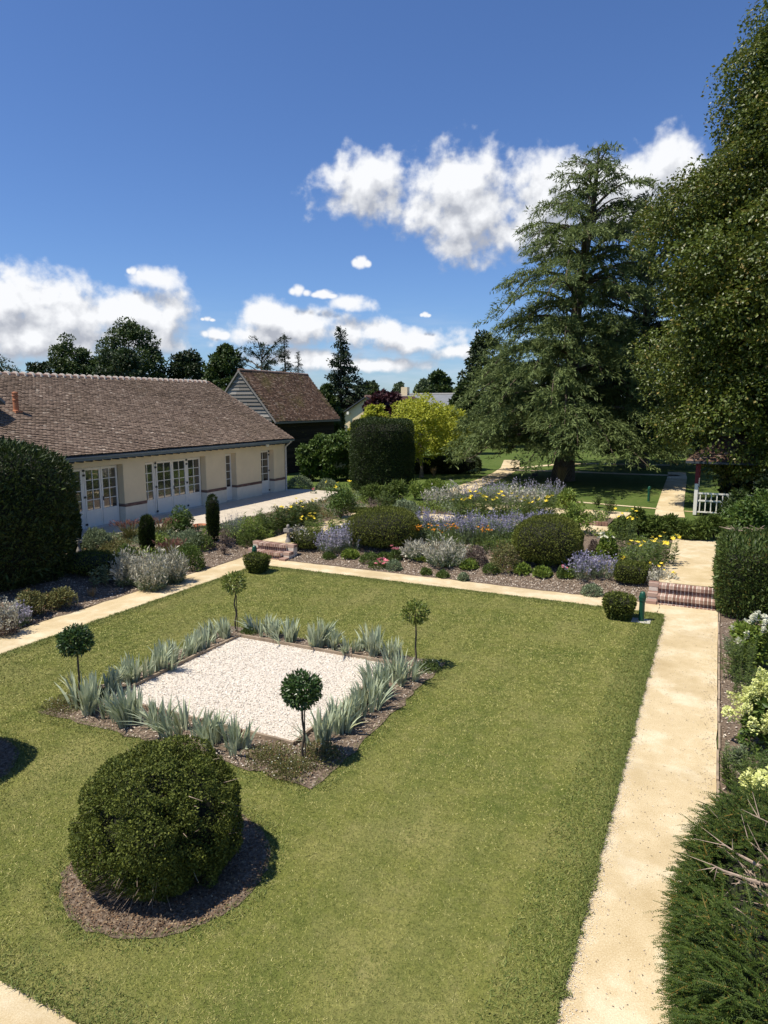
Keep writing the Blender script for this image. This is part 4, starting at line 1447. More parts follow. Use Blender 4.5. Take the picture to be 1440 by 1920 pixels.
def far_house():
    Y0 = 64.0
    a = CV + ray(688, 743) * (Y0 / ray(688, 743)[1])
    e = CV + ray(640, 776) * (Y0 / ray(640, 776)[1])
    hw = a[0] - e[0]
    root = empty('cream_cottage', (a[0], Y0, UP), 'cream gabled cottage behind the golden tree, with a dark red tiled roof', 'house')
    o = np.array([a[0], Y0, UP])
    zr, ze = a[2] - UP, e[2] - UP
    hw *= 1.0
    mb = MB()
    pts = [(-hw + 0.4, 0), (hw - 0.4, 0), (hw - 0.4, ze + 0.25), (0, zr - 0.1), (-hw + 0.4, ze + 0.25)]
    for y in (0.0, 12.0):
        mb.poly([(x, y, z) for x, z in pts])
    mb.add([(x, 0, z) for x, z in pts] + [(x, 12, z) for x, z in pts], [(i, (i + 1) % 5, 5 + (i + 1) % 5, 5 + i) for i in (4, 1)])
    mb.build('wall', MATS['render'], root)
    mb = MB()
    for s in (1, -1):
        P = np.array([(s * hw, -0.35, ze), (s * hw, 12.3, ze), (0, 12.3, zr), (0, -0.35, zr)])
        P = np.vstack([P, P - (0, 0, 0.12)])
        mb.add(P, [(0, 1, 2, 3), (4, 7, 6, 5), (0, 4, 5, 1), (0, 3, 7, 4)], mat=1)
        sl = math.hypot(hw, zr - ze)
        tiles(mb, (s * hw, -0.35, ze + 0.02), (0, 1, 0), np.array([-s * hw, 0, zr - ze]) / sl, 12.6, sl, 0.2, 0.3, np.random.default_rng(4), 0.03)
    ro = mb.build('roof', [MATS['red_tile'], MATS['rafter']], root)
    MB().tube([(0, -0.36, zr), (0, 12.3, zr)], 0.12, 8).build('ridge', MATS['ridge'], ro)
    MB().box(-hw + 0.8, -hw + 1.05, -0.3, 0.0, ze - 0.05, ze + 0.25).build('eaves_bracket', MATS['joinery'], root)
    # long slate-roofed building farther off
    Y2 = 84.0
    p = CV + ray(726, 739) * (Y2 / ray(726, 739)[1])
    q = CV + ray(905, 741) * (Y2 / ray(905, 741)[1])
    root = empty('slate_roofed_hall', ((p[0] + q[0]) / 2, Y2, UP), 'long low hall with a grey slate roof far behind the golden tree', 'building')
    hx = (q[0] - p[0]) / 2
    z = p[2] - UP
    MB().box(-hx, hx, -1.5, 6.0, 0, z - 1.9).build('wall', MATS['render'], root)
    mb = MB().add([(-hx - .3, -1.9, z - 1.9), (hx + .3, -1.9, z - 1.9), (hx + .3, 2.2, z), (-hx - .3, 2.2, z), (-hx - .3, 6.4, z - 1.9), (hx + .3, 6.4, z - 1.9)], [(0, 1, 2, 3), (3, 2, 5, 4)])
    ro = mb.build('roof', MATS['slate'], root)
    MB().box(-hx - .3, hx + .3, 2.05, 2.35, z - 0.02, z + 0.14).build('ridge', MATS['concrete'], ro)
    mb = MB().box(-hx + 1.2, -hx + 2.1, 1.8, 2.6, z - 0.5, z + 0.95)
    mb.build('chimney', MATS['render'], ro)


far_house()


def kiosk():
    x0, y0 = -0.64, 30.7
    root = empty('garden_kiosk', (x0 + 1.3, y0 + 1.3, UP), 'small garden kiosk under the big lime tree, white railing and red-topped post', 'kiosk')
    red = plain_mat('dark_red_paint', (0.16, 0.012, 0.018), 0.5, 0.1, 4)
    for (x, y) in ((-1.3, -1.3), (1.3, -1.3), (-1.3, 1.3), (1.3, 1.3)):
        p = MB().box(x - 0.065, x + 0.065, y - 0.065, y + 0.065, 0, 1.28).build('post', MATS['joinery'], root)
        MB().box(x - 0.07, x + 0.07, y - 0.07, y + 0.07, 1.281, 2.2).build('post_top', red, p)
    for (ax, s) in (('x', -1.3), ('y', -1.3), ('y', 1.3)):
        mb = MB()
        a, b = -1.23, 1.23
        for (z0, z1) in ((0.86, 0.93), (0.56, 0.62), (0.10, 0.15)):
            if ax == 'x':
                mb.box(a, b, s - 0.03, s + 0.03, z0, z1)
            else:
                mb.box(s - 0.03, s + 0.03, a, b, z0, z1)
        for k in range(12):
            c = a + 0.1 + (b - a - 0.2) * k / 11
            w = 0.055 if k in (5,) else 0.02
            for (z0, z1) in ((0.62, 0.86), (0.15, 0.56)):
                if ax == 'x':
                    mb.box(c - w, c + w, s - 0.018, s + 0.018, z0, z1)
                else:
                    mb.box(s - 0.018, s + 0.018, c - w, c + w, z0, z1)
        mb.build('railing', MATS['joinery'], root)
    mb = MB()
    e = 1.75
    apex = (0, 0, 3.5)
    c = [(-e, -e, 2.2), (e, -e, 2.2), (e, e, 2.2), (-e, e, 2.2)]
    mb.add(c + [apex] + [(x, y, z - 0.07) for x, y, z in c] + [(0, 0, 3.4)], quads=[(0, 5, 6, 1), (1, 6, 7, 2), (2, 7, 8, 3), (3, 8, 5, 0)], tris=[(0, 1, 4), (1, 2, 4), (2, 3, 4), (3, 0, 4), (6, 5, 9), (7, 6, 9), (8, 7, 9), (5, 8, 9)], mat=1)
    rng = np.random.default_rng(3)
    for a in range(4):
        M = np.array([[math.cos(a * math.pi / 2), -math.sin(a * math.pi / 2)], [math.sin(a * math.pi / 2), math.cos(a * math.pi / 2)]])
        for row in range(14):
            t = row / 14
            hw = e * (1 - t)
            n = max(1, int(hw * 2 / 0.16))
            for i in range(n):
                xa, xb = -hw + 2 * hw * i / n, -hw + 2 * hw * (i + 1) / n - 0.01
                z, t2 = 2.2 + 1.3 * t, min(1, t + 1 / 14 + 0.01)
                q = np.array([(xa, -e * (1 - t), z + 0.03 + rng.uniform(0, .012)), (xb, -e * (1 - t), z + 0.03 + rng.uniform(0, .012)), (xb * (1 - t2) / (1 - t), -e * (1 - t2), 2.2 + 1.3 * t2 + 0.006), (xa * (1 - t2) / (1 - t), -e * (1 - t2), 2.2 + 1.3 * t2 + 0.006)])
                q[:, :2] = q[:, :2] @ M.T
                mb.add(q, [(0, 1, 2, 3)])
    mb.build('roof', [MATS['barn_tile'], MATS['rafter']], root)


kiosk()
# ------------------------------------------------------------------ foliage builders
def superq(d, a, b, c, pe, pz):
    q = (np.abs(d[:, 0] / a) ** pe + np.abs(d[:, 1] / b) ** pe) ** (pz / pe) + np.abs(d[:, 2] / c) ** pz
    return d * (q ** (-1 / pz))[:, None]


def superq_n(p, a, b, c, pe, pz):
    x, y, z = p[:, 0], p[:, 1], p[:, 2]
    s = (np.abs(x / a) ** pe + np.abs(y / b) ** pe) ** (pz / pe - 1)
    return nrm(np.column_stack([s * np.sign(x) * np.abs(x / a) ** (pe - 1) / a, s * np.sign(y) * np.abs(y / b) ** (pe - 1) / b, np.sign(z) * np.abs(z / c) ** (pz - 1) / c]))


def clipped(size, n, leaf, seed, pe=2.0, pz=2.0, zc=None, bump=0.05, bfreq=3.0, width=0.5, taper=0.0, depth=0.12, up=0.25, spread=0.7, core=0.88, holes=0.0, mb=None, zmin=0.0, shaggy=0.0):
    """Clipped bush: leaves over a superellipsoid shell of half sizes (a, b, c), with a dark twiggy core."""
    a, b, c = size
    zc = c if zc is None else zc
    rng = np.random.default_rng(seed)
    d = nrm(rng.normal(size=(int(n * 1.9), 3)) / np.array([1 / a, 1 / b, 1 / c]) ** 0.0)
    # even out density by face area on elongated bodies
    d = nrm(d * np.array([a, b, c]) ** 0.6)
    p = superq(d, a, b, c, pe, pz)
    nn = superq_n(p, a, b, c, pe, pz)
    bm = bumps(p, bfreq, seed) * bump + bumps(p, bfreq * 2.7, seed + 1) * bump * 0.5
    inner = rng.uniform(0, 1, len(p)) ** 2 * depth
    p = p + nn * (bm - inner)[:, None]
    if holes:
        hn = bumps(p, bfreq * 1.5, seed + 7)
        p = p - nn * (np.clip(-hn - holes, 0, 0.35) * 0.75)[:, None]
    if taper:
        s = 1 - taper * (1 - (p[:, 2] + c) / (2 * c))
        p[:, :2] *= s[:, None]
    p[:, 2] += zc
    k = p[:, 2] > zmin
    p, nn = p[k][:n], nn[k][:n]
    m = len(p)
    D = nn * (0.45 + (1 - spread)) + rng.normal(size=(m, 3)) * spread + np.array([0, 0, up])
    ls = leaf * rng.uniform(0.6, 1.35, m)
    if shaggy:
        ls = ls * np.where(rng.uniform(0, 1, m) < shaggy, 1.9, 1.0)
    mb = mb or MB()
    # turn the leaf blade towards the outside so that the shell catches light like foliage
    side = np.cross(D, nn + rng.normal(0, 0.5, (m, 3)))
    mb.leaves(p, D, ls, ls * width, rng, mat=0, side=np.cross(nrm(side), nrm(D)) + rng.normal(0, 0.25, (m, 3)))
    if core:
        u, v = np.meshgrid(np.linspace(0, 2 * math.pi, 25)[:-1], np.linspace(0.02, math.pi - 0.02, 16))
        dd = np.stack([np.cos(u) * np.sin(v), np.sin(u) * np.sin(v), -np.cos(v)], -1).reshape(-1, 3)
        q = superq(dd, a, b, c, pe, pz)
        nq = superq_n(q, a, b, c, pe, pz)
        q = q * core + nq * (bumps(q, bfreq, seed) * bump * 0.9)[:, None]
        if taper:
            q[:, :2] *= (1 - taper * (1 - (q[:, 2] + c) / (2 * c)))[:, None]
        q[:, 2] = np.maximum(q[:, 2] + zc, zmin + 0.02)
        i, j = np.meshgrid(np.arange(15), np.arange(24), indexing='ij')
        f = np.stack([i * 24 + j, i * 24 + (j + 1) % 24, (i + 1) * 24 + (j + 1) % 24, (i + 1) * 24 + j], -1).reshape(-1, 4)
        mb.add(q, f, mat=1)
    return mb


def clump_leaves(mb, centres, radii, per, leaf, seed, width=0.6, flat=0.7, droop=0.15, mat=0):
    rng = np.random.default_rng(seed)
    n = len(centres)
    idx = np.repeat(np.arange(n), per)
    d = nrm(rng.normal(size=(len(idx), 3)))
    d[:, 2] = np.where(rng.uniform(0, 1, len(d)) < 0.6, np.abs(d[:, 2]), d[:, 2])
    r = rng.uniform(0.45, 1.0, len(idx)) ** 0.6
    p = centres[idx] + d * (radii[idx] * r)[:, None] * np.array([1, 1, flat])
    m = len(p)
    D = d * 0.6 + rng.normal(size=(m, 3)) * 0.6 - np.array([0, 0, droop])
    L = leaf * rng.uniform(0.6, 1.4, m)
    mb.leaves(p, D, L, L * width, rng, mat=mat, side=d * 0.7 + np.array([0, 0, 0.55]) + rng.normal(0, 0.45, (m, 3)))
    return mb


def crown_centres(n, env, seed, inner=0.35):
    """Clump centres inside an envelope: env(t) gives radius at height fraction t."""
    rng = np.random.default_rng(seed)
    out = []
    while len(out) < n:
        t = rng.uniform(0, 1)
        a = rng.uniform(0, 6.283)
        R = env(t)
        if rng.uniform(0, 1) > R / max(env(x) for x in (0.1, 0.3, 0.5, 0.7, 0.9)) + 0.1:
            continue
        r = R * (inner + (1 - inner) * rng.uniform(0, 1) ** 0.45)
        out.append((r * math.cos(a), r * math.sin(a), t))
    return np.array(out)


def trunk_mesh(h, r, seed, limbs, lean=(0, 0), sides=8, twist=0.05):
    rng = np.random.default_rng(seed)
    k = 8
    t = np.linspace(0, 1, k)
    x = lean[0] * t ** 1.3 + np.cumsum(rng.normal(0, twist * h / 20, k)) * (t > 0)
    y = lean[1] * t ** 1.3 + np.cumsum(rng.normal(0, twist * h / 20, k)) * (t > 0)
    pts = np.column_stack([x, y, t * h - 0.1])
    rr = r * (1 - 0.85 * t) + r * 0.5 * np.exp(-t * 18)
    mb = MB().tube(pts, rr, sides)
    for q in limbs:
        q = np.asarray(q, float)
        tz = np.clip((q[2] * 0.62) / h, 0.12, 0.92)
        b = np.array([np.interp(tz, t, x), np.interp(tz, t, y), tz * h - 0.1])
        mid = b * 0.45 + q * 0.55 + np.array([0, 0, 0.12 * np.linalg.norm(q - b)])
        w = r * (1 - 0.85 * tz) * 0.5
        mb.tube([b, mid, q], [w, w * 0.6, w * 0.15], 5)
    return mb


def broad_tree(loc, h, w, label, cat='tree', mat='broad', n=120, per=70, leaf=0.32, seed=1, group=None, base=0.25, shape='round', bark='bark', name='broadleaf_tree', trunk_r=None, crown_mats=None):
    root = empty(name, loc, label, cat, group)
    R = w / 2
    envs = {'round': lambda t: R * math.sin(math.pi * min(1, max(0.02, 0.12 + 0.86 * t))) ** 0.6,
            'oval': lambda t: R * max(0.05, math.sin(math.pi * (0.1 + 0.88 * t)) ** 0.8),
            'flame': lambda t: R * max(0.06, (1 - t) ** 0.7 * (0.6 + 0.4 * min(1, t * 6))),
            'vase': lambda t: R * (0.45 + 0.55 * t) * (1 - max(0, t - 0.75) * 2.2)}
    c = crown_centres(n, envs[shape], seed)
    rng = np.random.default_rng(seed + 3)
    cz = h * base + c[:, 2] * h * (1 - base) * 0.95
    cen = np.column_stack([c[:, 0] * 0.86, c[:, 1] * 0.86, cz])
    rad_ = R * rng.uniform(0.16, 0.34, n)
    mb = MB()
    clump_leaves(mb, cen, rad_, per, leaf, seed + 5)
    mb.build('crown', MATS[mat], root)
    trunk_mesh(h * 0.8, trunk_r or h * 0.022, seed + 9, cen[rng.choice(n, min(18, n), replace=False)]).build('trunk', MATS[bark], root)
    return root


def spruce_tree(loc, h, w, label, seed, name='conifer_tree', mat='spruce', sparse=1.0, group=None, cat='conifer', bare_top=0.0, skew=0.0, profile=None):
    root = empty(name, loc, label, cat, group)
    rng = np.random.default_rng(seed)
    mb, tk = MB(), MB()
    tk.tube([(0, 0, 0), (0, 0, h * 0.5), (0, 0, h)], [h * 0.02, h * 0.012, 0.03], 7)
    nb = int(150 * sparse)
    P, D, L = [], [], []
    prof = profile or (lambda t: (1 - t) ** 0.85 * (0.55 + 0.45 * min(1, 4 * t)))
    for k in range(nb):
        t = 0.10 + 0.9 * (k + rng.uniform(0, 1)) / nb
        R = w / 2 * prof(t) * rng.uniform(0.7, 1.25) + 0.25
        if t > 1 - bare_top:
            R *= 0.6
        a = rng.uniform(0, 6.283)
        if skew and 0.3 < t < 0.6 and math.cos(a - YAW) > 0.5:
            R *= 1 + skew
        u = np.array([math.cos(a), math.sin(a), 0])
        rise = 0.25 * (2 * t - 0.7)
        k2 = max(8, int(R * 22))
        s = rng.uniform(0.12, 1, k2)
        pos = np.array([0, 0, t * h]) + u * (R * s)[:, None] + np.array([0, 0, 1.0]) * (R * (rise * s - 0.18 * s ** 2))[:, None]
        pos += rng.normal(0, 0.10 * R, (k2, 3)) * np.array([1, 1, 0.25]) * s[:, None]
        P.append(pos)
        D.append(u * 0.8 + rng.normal(0, 0.55, (k2, 3)) - np.array([0, 0, 0.15]))
        L.append(rng.uniform(0.35, 0.8, k2) * (0.35 + 0.05 * R) * w / 5)
        tk.tube([(0, 0, t * h), tuple(pos[np.argmax(s)])], [0.05 * (1 - t) + 0.015, 0.008], 4, cap=False)
    P, D, L = np.vstack(P), np.vstack(D), np.concatenate(L)
    for _ in range(2):
        mb.leaves(P + rng.normal(0, 0.08 * w / 5, P.shape), D + rng.normal(0, 0.35, D.shape), L, L * 0.42, rng)
    mb.build('crown', MATS[mat], root)
    tk.build('trunk', MATS['bark'], root)
    return root


def cedar_tree(loc, h, label, seed, mat, prof, lean=(0, 0), nb=130, dens=1.0, trunk_r=0.55, needle=0.30, start=0.11, name='cedar_tree', weep=1.0):
    """Weeping cedar: tiers of long limbs, each carrying a flat fan of hanging sprays."""
    root = empty(name, loc, label, 'cedar')
    rng = np.random.default_rng(seed)
    k = 10
    t = np.linspace(0, 1, k)
    tx = lean[0] * t ** 1.2 + 0.12 * np.sin(t * 9)
    ty = lean[1] * t ** 1.2 + 0.12 * np.cos(t * 7)
    rr = trunk_r * (1 - t) ** 0.8 + 0.03 + trunk_r * 0.5 * np.exp(-t * 40)
    tk = MB().tube(np.column_stack([tx, ty, t * h - 0.2]), rr, 12)
    hts, lens = zip(*prof)
    P, D, L = [], [], []
    for b in range(nb):
        tb = start + (0.985 - start) * (b + rng.uniform(-0.4, 0.4)) / nb
        tier = round(tb * 15) / 15 + 0.012 * math.sin(b * 1.7)
        tb = tb + (tier - tb) * (0.75 if tb < 0.8 else 0.35)
        tb = min(max(tb, start), 0.985)
        R = np.interp(tb, hts, lens) * rng.uniform(0.55, 1.0)
        a = b * 2.39996 + rng.normal(0, 0.35)
        base = np.array([np.interp(tb, t, tx), np.interp(tb, t, ty), tb * h - 0.2])
        u = np.array([math.cos(a), math.sin(a), 0])
        v = np.array([-u[1], u[0], 0])
        rise = -0.10 + 0.85 * tb ** 1.5 + rng.normal(0, 0.06)
        sag = (0.34 - 0.16 * max(0, 1 - tb / 0.35)) * weep
        bend = rng.normal(0, 0.12)
        S = np.linspace(0, 1, 7)
        curve = lambda s: base + u * (R * s)[..., None] + v * (R * bend * s ** 2)[..., None] + np.array([0, 0, 1.0]) * (R * (rise * s + 0.22 * s * (1 - s) * 2 - sag * s ** 3))[..., None]
        pts = curve(S)
        pts[:, 2] = np.maximum(pts[:, 2], 1.3)
        w = 0.16 * (R / 8) + 0.02
        tk.tube(pts, np.linspace(w, 0.012, 7), 5, cap=False)
        # side twigs, alternate, longest in the middle of the limb
        nt = max(7, int(R * 6.5 * dens * (1.35 if tb < 0.5 else 0.85)))
        st = np.sort(rng.uniform(0.12, 1.0, nt))
        for s in st:
            c = curve(np.array([s]))[0]
            sgn = 1 if rng.uniform() < 0.5 else -1
            tl = R * 0.30 * (1.1 - abs(s - 0.55)) * rng.uniform(0.5, 1.1) + 0.25
            dirv = nrm(u * 0.75 + v * sgn * rng.uniform(0.35, 1.0) + np.array([0, 0, rng.normal(0.03, 0.08)]))
            m = max(5, int(tl * 15 * dens))
            q = rng.uniform(0.05, 1, m)
            pp = c + dirv * (tl * q)[:, None] - np.array([0, 0, 1.0]) * (0.32 * weep * tl * q ** 2)[:, None] + rng.normal(0, 0.05, (m, 3))
            P.append(pp)
            D.append(dirv * 0.55 + rng.normal(0, 0.33, (m, 3)) - np.array([0, 0, 0.42 * weep]) * rng.uniform(0.1, 1.2, m)[:, None])
            L.append(needle * rng.uniform(0.55, 1.3, m))
    P, D, L = np.vstack(P), np.vstack(D), np.concatenate(L)
    ok = P[:, 2] > 1.25 + 0.45 * np.sin(P[:, 0] * 1.7) * np.cos(P[:, 1] * 1.3)
    P, D, L = P[ok], D[ok], L[ok]
    upn = lambda: np.array([0, 0, 1.0]) + rng.normal(0, 0.4, P.shape)
    mb = MB().leaves(P, D, L, L * 0.22, rng, side=upn())
    mb.leaves(P + rng.normal(0, 0.06, P.shape), D + rng.normal(0, 0.4, D.shape), L * 0.8, L * 0.2, rng, side=upn())
    mb.build('crown', MATS[mat], root)
    tk.build('trunk', MATS['bark'], root)
    return root


# ------------------------------------------------------------------ trees
def stand(px, depth_y):
    """A tree foot at distance depth_y (along the path) on sight line px."""
    d = ray(px, HY + 40)
    p = CV + d * (depth_y / d[1])
    return (p[0], p[1], UP - 0.05)


def tall(loc, py, px):
    d = ray(px, py)
    t = math.hypot(loc[0], loc[1]) / math.hypot(d[0], d[1])
    return CAM_Z + d[2] * t - loc[2]


def wide(loc, wpx):
    return wpx * (np.array(loc) - CV).dot(FV) / F_PX


cedar_tree((-8.24, 41.6, UP - 0.02), 18.9, 'tall weeping blue-green cedar standing on the park lawn', 21, 'cedar',
           [(0.04, 7.2), (0.2, 7.6), (0.38, 6.7), (0.55, 6.0), (0.68, 4.8), (0.8, 3.8), (0.9, 2.5), (1.0, 0.4)], lean=(1.15, 0.55), nb=150, trunk_r=0.5, weep=1.0)
cedar_tree((-5.0, 53.0, UP - 0.02), 17.6, 'dark cedar half hidden between the blue-green cedar and the lime tree', 22, 'cedar_dark',
           [(0.04, 6.5), (0.4, 6.0), (0.6, 5.4), (0.8, 4.6), (0.93, 3.2), (1.0, 1.0)], nb=90, dens=1.0, trunk_r=0.5, needle=0.42, weep=0.25)


def lime_tree():
    loc = (3.6, 33.5, UP - 0.02)
    root = empty('lime_tree', loc, 'huge broad lime tree at the right with yellow-tinged drooping leaves', 'tree')
    rng = np.random.default_rng(41)
    hts = [0.0, 1.5, 3.0, 5, 8, 10.5, 12.3, 13.8, 16, 18, 19.6, 21.2]
    rad_ = [3.2, 4.3, 5.0, 5.8, 6.5, 6.8, 6.5, 4.7, 4.0, 3.3, 2.4, 0.5]
    C, R = [], []
    while len(C) < 350:
        z = rng.uniform(1.6, 20.6)
        r = np.interp(z, hts, rad_)
        if rng.uniform() > r / 6.8 + 0.1:
            continue
        a = rng.uniform(0, 6.283)
        # the side away from the garden is never seen: keep it thinner
        toward = math.cos(a - math.atan2(-33.5, -3.6))
        if toward < -0.25 and rng.uniform() < 0.65:
            continue
        lob = 0.95 + 0.12 * math.sin(3 * a + z * 0.9) + 0.11 * math.sin(2 * a - z * 1.9 + 1)
        q = r * lob * (0.45 + 0.55 * rng.uniform() ** 0.4)
        if z < 3.0 and q * math.cos(a) < -3.2:
            continue
        C.append((q * math.cos(a), q * math.sin(a), z))
        R.append(rng.uniform(0.65, 1.65))
    C, R = np.array(C), np.array(R)
    mb = MB()
    Ci = C[rng.choice(len(C), 190, replace=True)] * np.array([0.55, 0.55, 0.97])
    clump_leaves(mb, Ci, np.full(190, 1.7), 150, 0.42, 44, width=0.75, flat=0.8, droop=0.3)
    clump_leaves(mb, C, R, 900, 0.125, 42, width=0.72, flat=0.85, droop=0.45)
    mb.build('crown', MATS['lime'], root)
    trunk_mesh(20, 0.65, 43, C[rng.choice(len(C), 40, replace=False)]).build('trunk', MATS['bark'], root)


lime_tree()

# trees beyond the house, left to right
FAR = [
    ('broad_dark', -20, 75, 668, 140, 'dark tree rising behind the roof at the far left', 'round'),
    ('spruce', 84, 66, 671, 66, 'low dark yew behind the roof left of the two big trees', 'yew'),
    ('broad', 148, 72, 628, 104, 'rounded broadleaf tree, the lower of the big pair behind the roof', 'round'),
    ('broad', 252, 70, 603, 132, 'tall domed broadleaf tree, highest of those behind the roof', 'round'),
    ('spruce', 232, 58, 655, 110, 'dark yew in front of the tall domed tree behind the roof', 'yew'),
    ('broad_dark', 355, 76, 653, 84, 'small round dark tree between the domed tree and the barn', 'round'),
    ('broad', 430, 62, 645, 92, 'olive-green tree close behind the apex of the barn', 'oval'),
]
for i, (m, px, Y, py, wpx, lab, sh) in enumerate(FAR):
    loc = stand(px, Y)
    h, w = tall(loc, py, px), wide(loc, wpx)
    if sh == 'yew':
        broad_tree(loc, h, w, lab, 'yew', mat='broad_dark', n=80, per=120, leaf=0.36, seed=50 + i, group='trees beyond the roofs', base=0.05, shape='vase', name='yew_tree')
    else:
        broad_tree(loc, h, w, lab, mat=m, n=150, per=150, leaf=0.36, seed=50 + i, group='trees beyond the roofs', base=0.15, shape=sh)
_l = stand(492, 78)
cedar_tree(_l, tall(_l, 656, 492), 'flat-topped dark cedar with level limbs behind the barn', 60, 'cedar_dark', [(0.3, 2.0), (0.6, 4.0), (0.9, 5.0), (1.0, 2.5)], nb=24, dens=0.7, trunk_r=0.35, needle=0.5, start=0.35, weep=0.12)
for (px, Y, py, wpx, lab, sd, sp) in ((537, 80, 627, 58, 'slim dark spruce behind the barn ridge, the taller of two', 61, 0.8), (561, 78, 660, 46, 'short dark spruce behind the barn ridge, the lower of two', 62, 0.9)):
    l = stand(px, Y)
    spruce_tree(l, tall(l, py, px), wide(l, wpx), lab, sd, sparse=sp, group='trees beyond the roofs')
_l = stand(640, 66)
spruce_tree(_l, tall(_l, 616, 636), wide(_l, 96), 'tall ragged conifer with a thin bare tip right of the barn', 63, sparse=1.25, bare_top=0.12, skew=0.5, group='trees beyond the roofs',
            profile=lambda t: (0.5 + 0.5 * min(1, 3 * t)) * (1 - t) ** 0.75 if t < 0.8 else 0.18)
for (m, px, Y, py, wpx, lab, sh, nm) in (
        ('broad', 612, 58, 722, 60, 'bushy green tree at the foot of the ragged conifer', 'oval', 'broadleaf_tree'),
        ('broad', 690, 82, 719, 80, 'low rounded tree behind the cream cottage ridge', 'round', 'broadleaf_tree'),
        ('broad_pale', 749, 140, 717, 34, 'small pale distant tree above the slate roof', 'round', 'broadleaf_tree'),
        ('broad', 822, 110, 697, 62, 'round dark green tree above the end of the slate roof', 'round', 'broadleaf_tree'),
        ('broad_pale', 795, 118, 712, 44, 'grey-green tree leaning on the round one above the slate roof', 'round', 'broadleaf_tree'),
        ('plum', 722, 57, 733, 84, 'purple-leaved plum tree behind the golden tree', 'round', 'plum_tree'),
        ('broad_dark', 905, 70, 618, 95, 'dark broadleaf tree left behind the blue-green cedar', 'oval', 'broadleaf_tree'),
        ('broad', 870, 60, 712, 60, 'low green tree behind the left skirt of the cedar', 'round', 'broadleaf_tree'),
        ('broad_dark', 965, 82, 690, 110, 'dark tree seen through the lower left limbs of the cedar', 'round', 'broadleaf_tree'),
        ('broad_dark', 1060, 86, 640, 130, 'dark tree directly behind the cedar trunk', 'round', 'broadleaf_tree'),
        ('broad_dark', 1150, 80, 600, 130, 'dark tree behind the lower right limbs of the cedar', 'round', 'broadleaf_tree'),
        ('broad_dark', 1235, 72, 600, 120, 'dark tree closing the view at the end of the park path', 'round', 'broadleaf_tree'),
        ('broad_dark', 1310, 66, 560, 130, 'dark tree behind the lime tree and the kiosk', 'round', 'broadleaf_tree'),
        ('broad_dark', 1420, 60, 500, 180, 'dark tree at the right edge behind the lime tree', 'round', 'broadleaf_tree')):
    l = stand(px, Y)
    broad_tree(l, tall(l, py, px), wide(l, wpx), lab, mat=m, n=120, per=130, leaf=0.36 if Y < 100 else 0.5, seed=int(px), base=0.06 if px > 840 else 0.12, shape=sh, name=nm, group='trees beyond the roofs' if px < 840 else 'trees behind the cedar')

for (px, by, py, wpx, lab, sd) in ((705, 900, 752, 66, 'golden-leaved tree peeping over the left of the big clipped yew', 71), (790, 893, 742, 150, 'bright golden-green tree with a pale trunk right of the clipped yew', 72), (838, 880, 762, 96, 'golden-green tree on a dark forked trunk beside the cedar skirt', 73), (668, 888, 790, 42, 'small golden shrub tree left of the clipped yew', 74)):
    p = at(px, by)
    loc = (p[0], p[1], p[2] - 0.05)
    w, h = size_at(p, py, wpx, px)
    broad_tree(loc, h, w, lab, mat='gold', n=95 if wpx > 60 else 45, per=140, leaf=0.16, seed=sd, base=0.24 if sd in (72, 73) else 0.1, shape='round', bark='bark_grey', name='golden_tree', group='golden trees', trunk_r=0.12)


for (x, y, w, h, lab, sd) in ((1.2, 37.5, 3.6, 4.2, 'added black-green bush darkening the background behind the kiosk, left one', 81), (4.2, 37.0, 4.2, 4.6, 'added black-green bush darkening the background behind the kiosk, right one', 82), (2.6, 29.2, 2.6, 2.2, 'added dark shrub crowding the right end of the kiosk railing', 83)):  # dark bushes added to blacken the background of the kiosk
    broad_tree((x, y, UP - 0.05), h, w, lab, 'shrub', mat='broad_dark', n=60, per=130, leaf=0.2, seed=sd, base=0.0, shape='vase', name='added_dark_bush', group='dark bushes added round the kiosk')

# ------------------------------------------------------------------ clipped yews, domes, hedges
def bush(name, loc, mb, mats, label, cat, group=None, rotz=0):
    o = mb.build(name, mats, None, loc=loc, rotz=rotz)
    return tag(o, label, cat, group)


# big foreground dome
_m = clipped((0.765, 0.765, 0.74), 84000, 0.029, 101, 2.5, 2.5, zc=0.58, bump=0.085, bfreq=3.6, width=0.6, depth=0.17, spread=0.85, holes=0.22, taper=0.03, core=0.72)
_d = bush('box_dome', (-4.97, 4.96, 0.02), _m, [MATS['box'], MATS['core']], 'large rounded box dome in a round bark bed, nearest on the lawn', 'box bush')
# bare twigs at its sparse foot
_r = np.random.default_rng(102)
_t = MB()
for k in range(330):
    a = _r.normal(math.radians(250), 0.55) if k < 270 else _r.uniform(0, 6.28)
    z = _r.uniform(0.04, 0.5) if k < 270 else _r.uniform(0.1, 1.1)
    rr = 0.76 * max(0.05, 1 - abs((z - 0.58) / 0.76) ** 2.5) ** 0.4 * _r.uniform(0.92, 1.03)
    p = np.array([rr * math.cos(a), rr * math.sin(a), z])
    q = p + np.array([math.cos(a), math.sin(a), 0.1]) * _r.uniform(0.04, 0.13) + _r.normal(0, 0.04, 3)
    _t.tube([p * np.array([0.9, 0.9, 1]), q], [0.0032, 0.0012], 3, cap=False)
_t.build('dead_twigs', MATS['twig'], _d)['kind'] = 'stuff'
_m = clipped((0.80, 0.80, 0.72), 20000, 0.04, 103, 2.3, 2.3, zc=0.70, bump=0.05, bfreq=3.4, width=0.6, depth=0.10)
bush('box_dome', (-9.20, 5.05, 0.04), _m, [MATS['box'], MATS['core']], 'large rounded box dome at the left edge of the lawn, mostly out of view', 'box bush')
